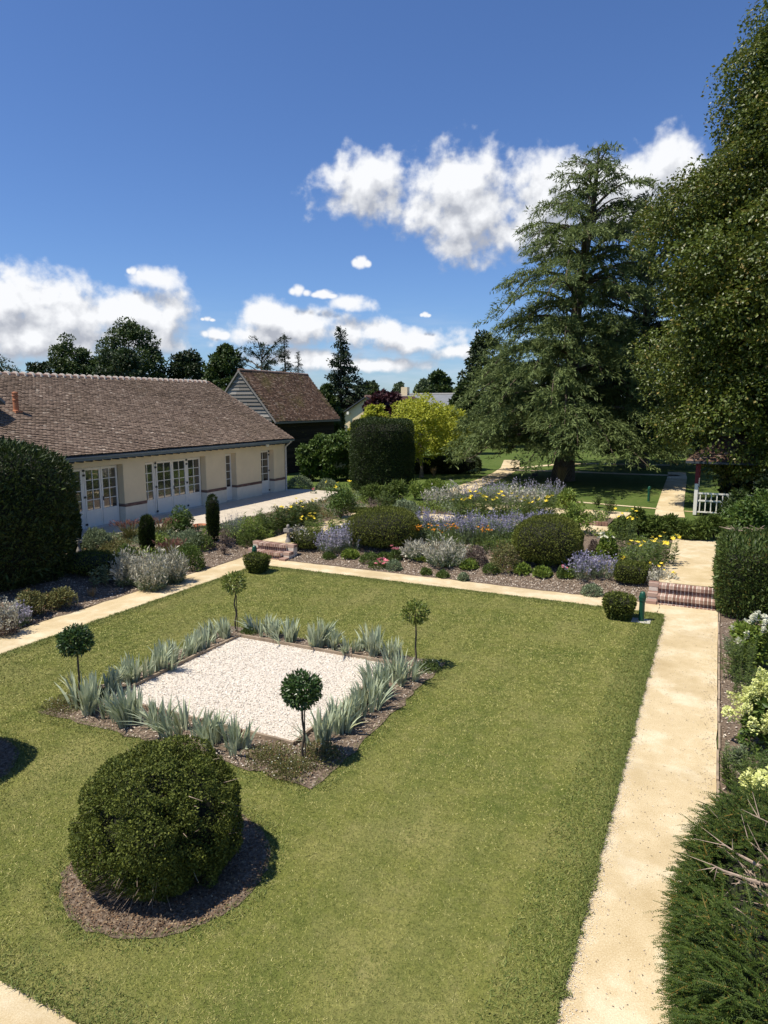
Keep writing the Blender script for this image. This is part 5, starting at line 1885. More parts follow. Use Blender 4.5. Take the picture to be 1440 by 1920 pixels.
# two domes in the flower bed
for (px, by, py, wpx, lab, sd) in ((718, 1030, 953, 127, 'olive clipped dome in the flower bed, left of the purple sage', 104), (1026, 1062, 968, 124, 'olive clipped dome in the flower bed, right of the purple sage', 105)):
    p = at(px, by - 12)
    w, h = size_at(p, py, wpx, px)
    _m = clipped((w / 2, w / 2, h * 0.53), 17000, 0.055, sd, 2.5, 2.5, zc=h * 0.47, bump=0.05, bfreq=3, width=0.42, depth=0.1, spread=0.55)
    bush('clipped_dome', tuple(p), _m, [MATS['box_dull'], MATS['core']], lab, 'clipped bush', 'clipped domes in the flower bed')
# cubes
for (px, by, py, wpx, lab, sd, tp) in ((577, 1036, 996, 62, 'low clipped box cube beside the stone baluster', 106, 0.05), (1182, 1103, 1053, 56, 'clipped dark box cube left of the right-hand brick steps', 107, 0.05),
                                       (676, 966, 951, 36, 'tiny clipped yew cube behind the left dome', 110, 0.0)):
    p = at(px, by - 6)
    w, h = size_at(p, py + 3, wpx, px)
    _m = clipped((w / 2, w / 2, h / 2), 5500, 0.05, sd, 5, 5, bump=0.02, width=0.45, depth=0.06, spread=0.6, taper=tp)
    bush('box_cube', tuple(p), _m, [MATS['box'], MATS['core']], lab, 'box bush', 'small clipped box cubes')
for (px, by, py, wpx, lab, sd) in ((483, 1078, 1036, 48, 'tapered box bush on the far left corner of the lawn', 108), (1160, 1164, 1113, 60, 'tapered box bush on the far right corner of the lawn, beside the bollard', 109)):
    p = at(px, by - 4)
    w, h = size_at(p, py + 3, wpx, px)
    _m = clipped((w / 2, w / 2, h / 2), 5200, 0.055, sd, 4, 4, bump=0.03, width=0.45, depth=0.1, spread=0.7, taper=0.42)
    bush('tapered_box_bush', tuple(p), _m, [MATS['box'], MATS['core']], lab, 'box bush', 'tapered box bushes on the lawn corners')
# large dark yew by the house
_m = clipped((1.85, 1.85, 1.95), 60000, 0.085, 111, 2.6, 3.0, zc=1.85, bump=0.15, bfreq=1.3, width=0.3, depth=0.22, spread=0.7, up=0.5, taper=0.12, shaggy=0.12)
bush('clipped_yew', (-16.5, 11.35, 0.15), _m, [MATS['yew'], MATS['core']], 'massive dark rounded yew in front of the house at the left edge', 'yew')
# broad clipped yew cylinder in the middle distance
p = at(717, 915)
w, h = size_at(p, 785, 112, 717)
_m = clipped((w / 2, w / 2, h / 2), 52000, 0.10, 112, 2.4, 9, bump=0.10, bfreq=1.2, width=0.3, depth=0.22, spread=0.65, up=0.5)
bush('clipped_yew', (p[0], p[1], p[2] - 0.05), _m, [MATS['yew'], MATS['core']], 'broad drum-shaped clipped yew in front of the golden trees', 'yew')
# tall block hedge right of the steps, with its overgrown shoulder
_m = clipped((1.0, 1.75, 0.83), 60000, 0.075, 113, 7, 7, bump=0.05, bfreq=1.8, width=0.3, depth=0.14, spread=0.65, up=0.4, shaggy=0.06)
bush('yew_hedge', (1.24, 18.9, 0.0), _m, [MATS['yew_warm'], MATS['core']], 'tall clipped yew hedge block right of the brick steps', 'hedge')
_r = np.random.default_rng(5)
# small columnar conifers
for (px, by, py, wpx, lab, sd) in ((277, 1034, 968, 25, 'slim dark column conifer behind the silver shrub', 115), (401, 1014, 929, 20, 'slim dark column conifer in front of the white doors', 116), (141, 1042, 935, 22, 'slim dark column conifer against the side of the massive yew', 117)):
    p = at(px, by)
    w, h = size_at(p, py, wpx, px)
    _m = clipped((w / 2, w / 2, h / 2), 5200, 0.075, sd, 2, 3.2, bump=0.03, bfreq=5, width=0.3, depth=0.05, spread=0.4, up=0.9)
    bush('column_conifer', tuple(p), _m, [MATS['yew'], MATS['core']], lab, 'conifer', 'slim column conifers by the house')


# near yew: sprays with two ranks of needles, bare branches in a gap
def yew_spray(mb, P, D, L, rng, needles=18, mat=0, nl=0.030):
    D = nrm(D)
    n = len(P)
    side = nrm(np.cross(D, rng.normal(0, 0.5, (n, 3)) + np.array([0, 0, 1.0])))
    t = np.linspace(0.05, 1, needles)
    mb.leaves(P, D - np.array([0, 0, 0.12]), L * 0.98, np.full(n, 0.013), rng, mat=mat, fold=0.3)
    for s in (-1, 1):
        for k in t:
            pos = P + D * (L * k)[:, None] - np.array([0, 0, 0.18]) * (L * k * k)[:, None]
            dd = D * 0.65 + side * s * (0.9 - 0.3 * k) + rng.normal(0, 0.12, (n, 3))
            mb.leaves(pos, dd, nl * (1.15 - 0.5 * k), nl * 0.22, rng, mat=mat, side=np.tile([0, 0, 1.0], (n, 1)) + rng.normal(0, 0.3, (n, 3)))


def near_yew():
    rng = np.random.default_rng(121)
    a, b, c = 1.15, 1.65, 0.80
    loc = (1.22, 5.45, 0.0)
    n = 9000
    d = nrm(nrm(rng.normal(size=(n * 2, 3))) * np.array([a, b, c]) ** 0.5)
    p = superq(d, a, b, c, 3.2, 3.2)
    nn = superq_n(p, a, b, c, 3.2, 3.2)
    vis = (nn @ nrm(CV - np.array(loc)) > -0.35) & (p[:, 2] > -c * 0.92)
    p, nn = p[vis], nn[vis]
    p = p + nn * (bumps(p, 2.6, 9) * 0.07 - rng.uniform(0, 1, len(p)) ** 1.5 * 0.20)[:, None]
    # the torn gap on top with bare wood
    gap = np.array([-0.80, -0.12, 0.66])
    g = np.linalg.norm((p - gap) / np.array([0.34, 0.44, 0.36]), axis=1)
    keep = (g > 1) | (rng.uniform(0, 1, len(p)) < 0.16)
    p, nn = p[keep], nn[keep]
    p[:, 2] += c
    hz = np.clip(nn[:, 2:3], 0, 1)
    D = nn * (0.8 - 0.6 * hz) + rng.normal(0, 0.5, p.shape) * np.array([1, 1, 0.7]) + np.array([-0.45, 0.15, -0.02])
    L = rng.uniform(0.10, 0.26, len(p))
    long_ = rng.uniform(0, 1, len(p)) < 0.05
    L = np.where(long_, L * 1.5, L)
    mb = MB()
    yew_spray(mb, p, D, L, rng)
    # inner dark mass, hollowed under the gap
    u, v = np.meshgrid(np.linspace(0, 2 * math.pi, 37)[:-1], np.linspace(0.02, math.pi - 0.02, 26))
    dd = np.stack([np.cos(u) * np.sin(v), np.sin(u) * np.sin(v), -np.cos(v)], -1).reshape(-1, 3)
    q = superq(dd, a, b, c, 3.2, 3.2) * 0.86
    gg = np.linalg.norm((q - gap * 0.9) / np.array([0.42, 0.48, 0.5]), axis=1)
    q = q * (1 - 0.30 * np.clip(1.25 - gg, 0, 1))[:, None]
    q[:, 2] = np.maximum(q[:, 2] + c, 0.02)
    i, j = np.meshgrid(np.arange(25), np.arange(36), indexing='ij')
    f = np.stack([i * 36 + j, i * 36 + (j + 1) % 36, (i + 1) * 36 + (j + 1) % 36, (i + 1) * 36 + j], -1).reshape(-1, 4)
    mb.add(q, f, mat=1)
    o = mb.build('yew_bush', [MATS['near_yew'], MATS['core']], None, loc=loc)
    tag(o, 'sprawling dark yew bush over the path in the near right corner, bare wood showing', 'yew')
    tw = MB()
    for k in range(15):
        s = np.array([-0.52 + rng.normal(0, 0.08), -0.12 + rng.normal(0, 0.26), 1.36 + rng.normal(0, 0.08)])
        ang = rng.normal(math.pi * 0.93, 0.55)
        ln = rng.uniform(0.16, 0.42)
        e = s + np.array([math.cos(ang) * ln, math.sin(ang) * ln + 0.12, rng.uniform(-0.08, 0.14)])
        mid = (s + e) / 2 + rng.normal(0, 0.05, 3)
        r0 = rng.choice([0.013, 0.008, 0.005])
        tw.tube([s, mid, e], [r0, r0 * 0.65, r0 * 0.2], 5)
        for _ in range(4):
            b0 = mid + (e - mid) * rng.uniform(0, 0.8)
            b1 = b0 + nrm(e - s) * rng.uniform(0.08, 0.22) + rng.normal(0, 0.07, 3)
            tw.tube([b0, b1], [0.0045, 0.0015], 4, cap=False)
    tw.build('bare_branches', MATS['twig'], o)


near_yew()


# ------------------------------------------------------------------ standards and irises in the square
def standard(x, y, h, r, leafmat, label, seed, n, leaf):
    root = empty('standard_tree', (x, y, 0.03), label, 'standard tree', 'small standard trees round the gravel square')
    rng = np.random.default_rng(seed)
    mb = MB()
    wob = rng.normal(0, 0.012, (6, 2))
    wob[0] = 0
    z = np.linspace(0, h - r, 6)
    mb.tube(np.column_stack([wob, z]), np.linspace(0.020, 0.013, 6), 7)
    for k in range(7):
        a = rng.uniform(0, 6.28)
        e = np.array([math.cos(a) * r * 0.7, math.sin(a) * r * 0.7, h - r + rng.uniform(-0.2, 0.6) * r])
        mb.tube([(wob[-1][0], wob[-1][1], h - 1.7 * r), e], [0.008, 0.003], 4)
    if seed % 2:
        mb.tube([(0.035, 0.01, 0), (0.03, 0.01, h * 0.62)], 0.009, 5)
    mb.build('trunk', MATS['bark'], root)
    d = nrm(rng.normal(size=(n, 3)))
    q = rng.uniform(0.25, 1, n) ** 0.5
    q = q * (1 + 0.10 * bumps(d, 3.5, seed))
    p = d * (r * q)[:, None] * np.array([1, 1, 0.86]) + np.array([wob[-1][0], wob[-1][1], h - r * 0.9])
    L = leaf * rng.uniform(0.7, 1.3, n)
    D = d * 0.7 + rng.normal(0, 0.55, (n, 3)) + np.array([0, 0, 0.1])
    MB().leaves(p, D, L, L * 0.42, rng, side=d + np.array([0, 0, 0.3]) + rng.normal(0, 0.45, (n, 3))).build('crown', leafmat, root)


standard(-4.83, 7.45, 1.30, 0.27, MATS['bay'], 'dense dark green ball on a thin stem, at the near corner of the gravel square', 131, 2300, 0.062)
standard(-9.31, 7.61, 1.25, 0.27, MATS['bay'], 'dense dark green ball on a thin stem, at the left corner of the gravel square', 132, 2300, 0.065)
standard(-9.07, 11.46, 1.33, 0.26, MATS['bay_young'], 'sparse light green ball on a thin stem, at the back corner of the gravel square', 133, 620, 0.075)
standard(-4.78, 11.28, 1.29, 0.24, MATS['bay_young'], 'sparse yellowish-green ball on a thin stem, at the right corner of the gravel square', 134, 600, 0.075)


def irises():
    meshes = []
    for s in range(5):
        rng = np.random.default_rng(140 + s)
        mb = MB()
        n = [84, 96, 74, 104, 80][s]
        ncl = 6
        cl = rng.normal(0, 0.10, (ncl, 2))
        k = rng.integers(0, ncl, n)
        base = cl[k] + rng.normal(0, 0.022, (n, 2))
        out = base / 0.14 + rng.normal(0, 0.55, (n, 2))
        H = rng.uniform(0.26, 0.50, n)
        lean = out * rng.uniform(0.03, 0.17, n)[:, None]
        mb.blades(np.column_stack([base, np.zeros(n)]), H, rng.uniform(0.026, 0.042, n), lean, rng, droop=0.35)
        meshes.append(mb.build('iris_clump', MATS['iris']))
    rng = np.random.default_rng(150)
    rows = []
    for k in range(8):
        rows.append((-8.48 + 0.445 * k, 11.50, 'back', k, 8))
    for k in range(9):
        rows.append((-9.06, 8.02 + 0.38 * k, 'left', k, 9))
    for k in range(9):
        rows.append((-4.84, 8.05 + 0.345 * k, 'right', k, 9))
    for k in range(7):
        rows.append((-8.72 + 0.47 * k, 7.36, 'near', k, 7))
    for i, (x, y, side, k, tot) in enumerate(rows):
        src = meshes[i % 5]
        o = src if i < 5 else src.copy()
        if i >= 5:
            scene.collection.objects.link(o)
        o.location = (x + rng.normal(0, 0.035), y + rng.normal(0, 0.04), 0.035)
        o.rotation_euler = (0, 0, rng.uniform(0, 6.28))
        s = rng.uniform(0.78, 1.18) * (1.12 if side in ('right', 'near') else 1.0)
        o.scale = (s, s, s * rng.uniform(0.92, 1.1))
        end = {'back': 'from the left in the row behind the white gravel', 'left': 'from the front in the row left of the white gravel', 'right': 'from the front in the row right of the white gravel', 'near': 'from the left in the row before the white gravel'}[side]
        tag(o, 'grey-green spiky iris clump, %s %s' % (ORD[k], end), 'iris', 'iris clumps round the gravel square')


irises()


# ------------------------------------------------------------------ border plants
def mound(w, h, rng, mat, leaf=0.06, width=0.5, n=None, up=0.3, fill=0.5):
    n = n or int(min(2600, 500 + 3200 * w * h))
    d = nrm(rng.normal(size=(n, 3)))
    d[:, 2] = np.abs(d[:, 2])
    q = rng.uniform(fill, 1, n) ** 0.6 * (1 + 0.16 * bumps(d, 3.2, int(rng.integers(1e6))))
    p = d * q[:, None] * np.array([w / 2, w / 2, h * 0.95])
    D = d * 0.7 + rng.normal(0, 0.55, (n, 3)) + np.array([0, 0, up])
    L = leaf * rng.uniform(0.6, 1.4, n)
    mb = MB().leaves(p - nrm(D) * (L * 0.5)[:, None] * np.array([1, 1, 0.0]), D, L, L * width, rng)
    return mb, [MATS[mat]]


def spikes(w, h, rng, leafmat, flowmat, n=None, low=0.45, fl=0.035, lean=0.35, per=9, leaf=0.055, thick=0.5):
    """Upright wands: leafy below, flower-dusted above."""
    n = n or int(min(150, 40 + 90 * w))
    a = rng.uniform(0, 6.28, n)
    r = np.sqrt(rng.uniform(0, 1, n))
    base = np.column_stack([r * np.cos(a), r * np.sin(a), np.zeros(n)]) * (w * 0.30)
    top = np.column_stack([r * np.cos(a), r * np.sin(a), np.zeros(n)]) * (w * 0.5) + rng.normal(0, 0.06 * w, (n, 3))
    top[:, 2] = h * (1 - lean * r ** 2) * rng.uniform(0.75, 1.08, n)
    mb = MB()
    t = rng.uniform(low, 1.0, (n, per))
    P = base[:, None] + (top - base)[:, None] * t[..., None]
    P = P.reshape(-1, 3) + rng.normal(0, 0.012, (n * per, 3))
    ax = np.repeat(nrm(top - base), per, 0)
    D = ax + rng.normal(0, 0.5, P.shape)
    L = fl * rng.uniform(0.6, 1.5, len(P))
    mb.leaves(P, D, L, L * thick, rng, mat=1)
    pl = per + 6
    t = rng.uniform(0.02, min(0.95, low + 0.18), (n, pl))
    P = (base[:, None] + (top - base)[:, None] * t[..., None]).reshape(-1, 3) + rng.normal(0, 0.03, (n * pl, 3))
    P[:, 2] = np.maximum(P[:, 2], 0.0)
    D = np.repeat(nrm(top - base), pl, 0) * 0.8 + rng.normal(0, 0.55, P.shape)
    L = leaf * rng.uniform(0.6, 1.4, len(P))
    mb.leaves(P, D, L, L * 0.3, rng, mat=0)
    st = nrm(top - base)
    sl = np.linalg.norm(top - base, axis=1)
    mb.leaves(base, st, sl, np.full(n, 0.008), rng, mat=0, fold=0)
    return mb, [MATS[leafmat], MATS[flowmat]]


def tuft(w, h, rng, mat, n=130, bw=0.012, droop=0.8, tipmat=None):
    a = rng.uniform(0, 6.28, n)
    base = np.column_stack([np.cos(a), np.sin(a), np.zeros(n)]) * (rng.uniform(0, 0.16, n) * w)[:, None]
    lean = np.column_stack([np.cos(a), np.sin(a)]) * (rng.uniform(0.05, 0.5, n) * w)[:, None]
    mb = MB().blades(base, rng.uniform(0.6, 1.05, n) * h, bw, lean, rng, droop=droop)
    mats = [MATS[mat]]
    if tipmat:
        m = n // 2
        d = np.column_stack([lean[:m], np.full(m, h * 0.8)])
        e = base[:m] + d * rng.uniform(0.75, 1.0, m)[:, None]
        for _ in range(3):
            mb.leaves(e + rng.normal(0, 0.02, e.shape), nrm(d) + rng.normal(0, 0.15, e.shape), 0.13, 0.024, rng, mat=1)
        mats.append(MATS[tipmat])
    return mb, mats


def stalks(w, h, rng, mat, n=14, leaf=0.13, width=0.22, per=26):
    """Leafy upright stems (phlox, lilies, young perennials)."""
    mb = MB()
    for k in range(n):
        a, r = rng.uniform(0, 6.28), math.sqrt(rng.uniform(0, 1))
        b = np.array([math.cos(a), math.sin(a), 0]) * r * w * 0.36
        e = b * 1.35 + np.array([rng.normal(0, 0.03), rng.normal(0, 0.03), h * rng.uniform(0.72, 1.0)])
        mb.tube([b, e], [0.006, 0.003], 3, cap=False, mat=1)
        t = rng.uniform(0.12, 1.0, per)
        P = b + (e - b) * t[:, None]
        ang = rng.uniform(0, 6.28, per)
        D = np.column_stack([np.cos(ang), np.sin(ang), rng.uniform(0.15, 0.7, per)])
        L = leaf * rng.uniform(0.7, 1.2, per) * (1.15 - 0.5 * t)
        mb.leaves(P, D, L, L * width, rng, mat=0)
    return mb, [MATS[mat], MATS['stem']]


def shrub(w, h, rng, mat, leaf=0.08, n=3000, width=0.45, core=True):
    mb = MB()
    k = max(9, int(16 * w))
    c = nrm(rng.normal(size=(k, 3)))
    c[:, 2] = np.abs(c[:, 2])
    cen = c * np.array([w * 0.36, w * 0.36, h * 0.62]) * rng.uniform(0.5, 1.0, (k, 1)) + np.array([0, 0, h * 0.18])
    rr = rng.uniform(0.18, 0.30, k) * min(w, h * 1.3)
    clump_leaves(mb, cen, rr, n // k, leaf, int(rng.integers(1e6)), width=width, flat=0.9, droop=-0.1)
    for q in cen:
        mb.tube([(0, 0, 0), q * 0.6 + np.array([0, 0, 0.05]), q], [0.014, 0.009, 0.003], 4, cap=False, mat=1)
    return mb, [MATS[mat], MATS['bark']]


FLOWER = {}


def flower_mesh(mat, r, petals, cup, seed=1, layers=1):
    key = (mat, round(r, 3), petals, cup, layers)
    if key in FLOWER:
        return FLOWER[key]
    rng = np.random.default_rng(seed)
    mb = MB()
    for l in range(layers):
        a = np.arange(petals) * 6.283 / petals + l * 0.5
        D = np.column_stack([np.cos(a), np.sin(a), np.full(petals, cup + 0.5 * l)])
        mb.leaves(np.tile([0, 0, 0.0], (petals, 1)), D, r * (1 - 0.22 * l), r * 0.62, rng, side=np.tile([0, 0, 1.0], (petals, 1)), fold=0.1)
    FLOWER[key] = (mb, mat)
    return FLOWER[key]


def panicle_mesh(mat, h, r, seed):
    rng = np.random.default_rng(seed)
    n = 90
    t = rng.uniform(0, 1, n)
    a = rng.uniform(0, 6.28, n)
    q = r * (1 - t) ** 0.6 * rng.uniform(0.6, 1, n)
    P = np.column_stack([q * np.cos(a), q * np.sin(a), t * h])
    D = np.column_stack([np.cos(a), np.sin(a), 0.5 + 0 * a]) + rng.normal(0, 0.5, (n, 3))
    return MB().leaves(P, D, 0.042, 0.036, rng, side=D + np.array([0, 0, 1.0]))


def put_flowers(o, mb, mats, positions, rng, name='flower', smin=0.8, smax=1.2, stems=None):
    first = None
    for p in positions:
        if first is None:
            first = mb.build(name, mats, o, loc=tuple(p))
            c = first
        else:
            c = copy_child(first, o, tuple(p))
        s = rng.uniform(smin, smax)
        c.scale = (s, s, s)
        c.rotation_euler = (rng.normal(0, 0.4) + 0.25, rng.normal(0, 0.4), rng.uniform(0, 6.28))


def plant(name, px, by, py, wpx, label, cat, maker, group=None, flowers=None, **kw):
    """Plants something with its foot at the surveyed spot (px, by) and its top at py."""
    p = at(px, by)
    w, h = size_at(p, py, wpx, px)
    rng = np.random.default_rng(int(px * 31 + by * 7))
    mb, mats = maker(w, h, rng, **kw)
    o = mb.build(name, mats, None, loc=(p[0], p[1], p[2]), rotz=rng.uniform(0, 6.28))
    tag(o, label, cat, group)
    if flowers:
        mat, count, r, stem = flowers[:4]
        a = rng.uniform(0, 6.28, count)
        q = np.sqrt(rng.uniform(0, 1, count)) * w * 0.48
        z = h * rng.uniform(0.72, 1.02, count) + stem * rng.uniform(0.3, 1, count)
        pos = np.column_stack([q * np.cos(a), q * np.sin(a), z])
        if stem > 0.04:
            sm = MB()
            for s in pos:
                sm.tube([(s[0] * 0.5, s[1] * 0.5, h * 0.2), s], [0.006, 0.004], 3, cap=False)
            sm.build('flower_stems', MATS['stem'], o)
        fm, mt = flower_mesh(mat, r, 6, 0.55, layers=flowers[4] if len(flowers) > 4 else 1)
        put_flowers(o, fm, MATS[mat], pos, rng)
    return o


# --- front of the far bed: small green cushions, left to right along the sandy path
SMALL = [(617, 1047, 1036, 26, 'green'), (657, 1047, 1030, 36, 'bright'), (692, 1054, 1037, 40, 'green'), (722, 1051, 1036, 34, 'green'), (738, 1068, 1050, 34, 'greygreen'), (797, 1056, 1043, 38, 'bright'),
         (799, 1077, 1064, 24, 'green'), (839, 1064, 1050, 34, 'bright'), (830, 1082, 1070, 26, 'green'), (880, 1069, 1049, 36, 'bright'), (869, 1088, 1074, 22, 'greygreen'), (921, 1076, 1058, 36, 'green'),
         (979, 1079, 1058, 36, 'bright'), (1016, 1084, 1064, 34, 'bright'), (1064, 1087, 1068, 32, 'bright'), (1109, 1115, 1096, 42, 'greygreen')]
KIND = {'green': 'small mid-green cushion plant', 'bright': 'small bright green leafy plant', 'greygreen': 'small grey-green tuft'}
CNT = {}
for (px, by, py, w, m) in SMALL:
    CNT[m] = CNT.get(m, 0) + 1
    plant('cushion_plant', px, by, py, w, '%s, %s such from the left along the bark front' % (KIND[m], ORD[CNT[m] - 1]), 'plant', mound, 'small plants along the front of the flower bed', mat=m, leaf=0.085 if m == 'bright' else 0.055, width=0.55)
# roses
plant('rose_bush', 708, 1064, 1052, 36, 'low rose with a cluster of pink blooms at the edge of the path', 'rose', mound, 'pink roses', mat='green', leaf=0.05, flowers=('pink', 10, 0.085, 0.0, 2))
plant('rose_bush', 741, 1040, 1027, 26, 'small rose with a single large pink bloom below the left dome', 'rose', mound, 'pink roses', mat='green', leaf=0.05, flowers=('pink', 3, 0.10, 0.05, 2))
plant('rose_bush', 781, 1054, 1042, 26, 'small rose with a pink bloom before the silver shrub', 'rose', mound, 'pink roses', mat='green', leaf=0.05, flowers=('pink', 3, 0.085, 0.02, 2))
plant('rose_bush', 1054, 1074, 1062, 22, 'small rose with red-pink buds beside the violet geranium', 'rose', mound, 'pink roses', mat='green', leaf=0.05, flowers=('pink', 3, 0.06, 0.03, 2))
# silver and purple masses
plant('silver_shrub', 780, 1050, 1012, 60, 'silver-leaved sprawling shrub with pale wands, left of a pair below the sage', 'silver plant', spikes, 'silver shrubs', leafmat='greygreen', flowmat='silver', low=0.25, fl=0.10, leaf=0.08, lean=0.55, per=9, thick=0.26)
plant('silver_shrub', 835, 1052, 1005, 88, 'silver-leaved sprawling shrub with pale wands, right of a pair below the sage', 'silver plant', spikes, 'silver shrubs', leafmat='greygreen', flowmat='silver', low=0.25, fl=0.10, leaf=0.08, lean=0.55, per=9, thick=0.26)
for i, (px, by, py, w, lab) in enumerate(((795, 1010, 950, 50, 'purple-blue sage clump touching the right side of the left dome'), (842, 1012, 960, 62, 'purple-blue sage clump behind the first orange flowers'), (884, 1018, 956, 62, 'purple-blue sage clump between the two orange flower groups'),
                                         (928, 1016, 958, 66, 'purple-blue sage clump in the middle of the bed, right of the orange flowers'), (972, 1008, 956, 62, 'purple-blue sage clump behind the left shoulder of the right dome'), (1016, 1000, 956, 56, 'purple-blue sage clump directly behind the right dome'))):
    plant('purple_sage', px, by, py, w, lab, 'sage', spikes, 'purple sage clumps', leafmat='greygreen', flowmat='violet', n=105, low=0.55, fl=0.05, per=11, lean=0.30, leaf=0.085)
for (px, by, py, w, lab) in ((818, 1030, 983, 46, 'orange helenium clump beside the left dome'), (905, 1030, 985, 34, 'orange helenium clump in front of the purple sage centre'), (782, 1022, 985, 22, 'small orange flowers against the side of the left dome'), (848, 1028, 980, 26, 'orange helenium right of the larger orange clump')):
    plant('helenium', px, by, py, w, lab, 'flower', stalks, 'orange heleniums', mat='green', n=16, leaf=0.09, flowers=('orange', 26, 0.042, 0.0))
plant('bronze_shrub', 948, 1056, 1015, 62, 'green shrub with rusty flower heads left of the right dome', 'shrub', mound, mat='olive', leaf=0.06, fill=0.35)
plant('bronze_shrub', 893, 1048, 1022, 44, 'low brownish seed-headed plant between the silver shrub and the rusty one', 'shrub', mound, mat='purplebrown', leaf=0.05, fill=0.35)
plant('leafy_filler', 862, 1042, 1000, 60, 'green leafy mass in front of the purple sage', 'plant', stalks, mat='green', n=24, leaf=0.10)
plant('leafy_filler', 925, 1038, 995, 60, 'green leafy mass left of the right dome', 'plant', stalks, mat='green', n=24, leaf=0.10)
plant('geranium', 1092, 1080, 1030, 74, 'violet geranium mass, larger left half right of the right dome', 'geranium', spikes, 'violet geraniums', leafmat='greygreen', flowmat='violet', n=110, low=0.45, fl=0.045, lean=0.5, per=8, thick=0.9)
plant('geranium', 1132, 1088, 1036, 64, 'violet geranium mass, looser right half behind the box cube', 'geranium', spikes, 'violet geraniums', leafmat='greygreen', flowmat='violet', n=90, low=0.5, fl=0.045, lean=0.5, per=6, thick=0.9)
plant('catmint', 622, 1030, 985, 66, 'mauve catmint mass right of the low box cube', 'catmint', spikes, 'mauve catmints', leafmat='greygreen', flowmat='mauve', n=130, low=0.35, fl=0.05, lean=0.5, per=11, thick=0.8)
plant('catmint', 655, 1024, 978, 60, 'mauve catmint mass touching the left dome', 'catmint', spikes, 'mauve catmints', leafmat='greygreen', flowmat='mauve', n=110, low=0.4, fl=0.05, lean=0.5, per=10, thick=0.8)
plant('silver_tuft', 562, 1018, 982, 34, 'dry pale silvery plant behind the stone baluster', 'silver plant', spikes, leafmat='olive', flowmat='silver', n=50, low=0.3, fl=0.06)
# yellow flowers by the right steps
plant('daylily', 1208, 1066, 1015, 84, 'tall yellow-flowered daylily clump behind the dark box cube', 'daylily', stalks, 'yellow daylilies', mat='green', n=26, leaf=0.16, flowers=('yellow', 13, 0.085, 0.10))
plant('daylily', 1245, 1058, 1008, 56, 'yellow-flowered daylily clump at the edge of the upper sandy path', 'daylily', stalks, 'yellow daylilies', mat='green', n=18, leaf=0.16, flowers=('yellow', 10, 0.085, 0.10))
plant('daylily', 1170, 1035, 975, 44, 'tall slender yellow flowers behind the white hydrangea near the right dome', 'daylily', stalks, 'yellow daylilies', mat='green', n=12, leaf=0.14, flowers=('yellow', 11, 0.06, 0.45))
plant('daylily', 1160, 1065, 1046, 28, 'two low yellow blooms beside the violet geranium', 'daylily', stalks, 'yellow daylilies', mat='green', n=6, leaf=0.12, flowers=('yellow', 3, 0.085, 0.05))
plant('curry_plant', 1235, 1106, 1062, 56, 'silvery wiry plant with yellow buttons by the brick step', 'silver plant', spikes, leafmat='silver', flowmat='silver', n=75, low=0.3, fl=0.07, lean=0.55, flowers=('yellow', 8, 0.06, 0.05))
plant('white_hydrangea', 1137, 1046, 1000, 40, 'green hydrangea with cream heads between the right dome and the daylilies', 'hydrangea', mound, mat='bright', leaf=0.09, flowers=('cream', 14, 0.07, 0.0, 2))
plant('purple_leaf_tuft', 1112, 1040, 1012, 24, 'small reddish-brown leaved plant by the short brick step', 'plant', mound, mat='purplebrown', leaf=0.05)
# row of young yews closing the right path
for i, (px, by, py, w) in enumerate(((1166, 1010, 958, 44), (1196, 1006, 945, 44), (1226, 1008, 952, 46), (1254, 1008, 962, 40), (1284, 1010, 958, 44), (1312, 1012, 968, 38), (1338, 1010, 962, 40))):
    plant('young_yew', px, by, py, w, 'loose young yew, %s from the left in the row across the upper path' % ORD[i], 'yew', shrub, 'young yews across the upper path', mat='young_yew', leaf=0.14, n=2600, width=0.25)
plant('small_conifer', 1118, 950, 925, 14, 'tiny dark conifer beyond the sandy crossing', 'conifer', stalks, 'tiny conifers beyond the crossing', mat='yew_warm', n=9, leaf=0.16)
plant('small_conifer', 1143, 962, 930, 24, 'wider dark young conifer beyond the sandy crossing', 'conifer', stalks, 'tiny conifers beyond the crossing', mat='yew_warm', n=14, leaf=0.16)
plant('rose_shrub', 1078, 1000, 938, 62, 'tall loose light green shrub right above the right dome', 'shrub', shrub, mat='bright', leaf=0.10, n=2200)
plant('rose_shrub', 1062, 955, 910, 44, 'light green shrub in front of the cedar trunk', 'shrub', shrub, mat='bright', leaf=0.12, n=1700)
# second tier
for (px, by, py, w, lab) in ((868, 985, 925, 46, 'yellow daylily clump at the left of the middle tier'), (905, 985, 925, 46, 'yellow daylily clump, second from the left of the middle tier'), (945, 982, 926, 48, 'yellow daylily clump in the centre of the middle tier'), (985, 980, 928, 48, 'yellow daylily clump behind the sage left of the right dome'), (1022, 976, 930, 46, 'yellow daylily clump at the right of the middle tier')):
    plant('daylily', px, by, py, w, lab, 'daylily', stalks, 'yellow daylilies', mat='green', n=20, leaf=0.2, flowers=('yellow', 7, 0.10, 0.08))
    o_ = None
for i, (px, by, py, w, m, lab) in enumerate(((815, 955, 912, 46, 'silver', 'dry silver wands left of the sandy bend'), (850, 950, 902, 44, 'silver', 'dry silver wands in front of the sandy bend'), (1000, 962, 912, 56, 'silver', 'dry silver wands behind the right daylilies'), (960, 958, 908, 50, 'silver', 'dry silver wands behind the centre daylilies'))):
    plant('silver_wands', px, by, py, w, lab, 'silver plant', spikes, 'silver wands in the upper bed', leafmat='greygreen', flowmat='silver', n=70, low=0.3, fl=0.09, lean=0.25)
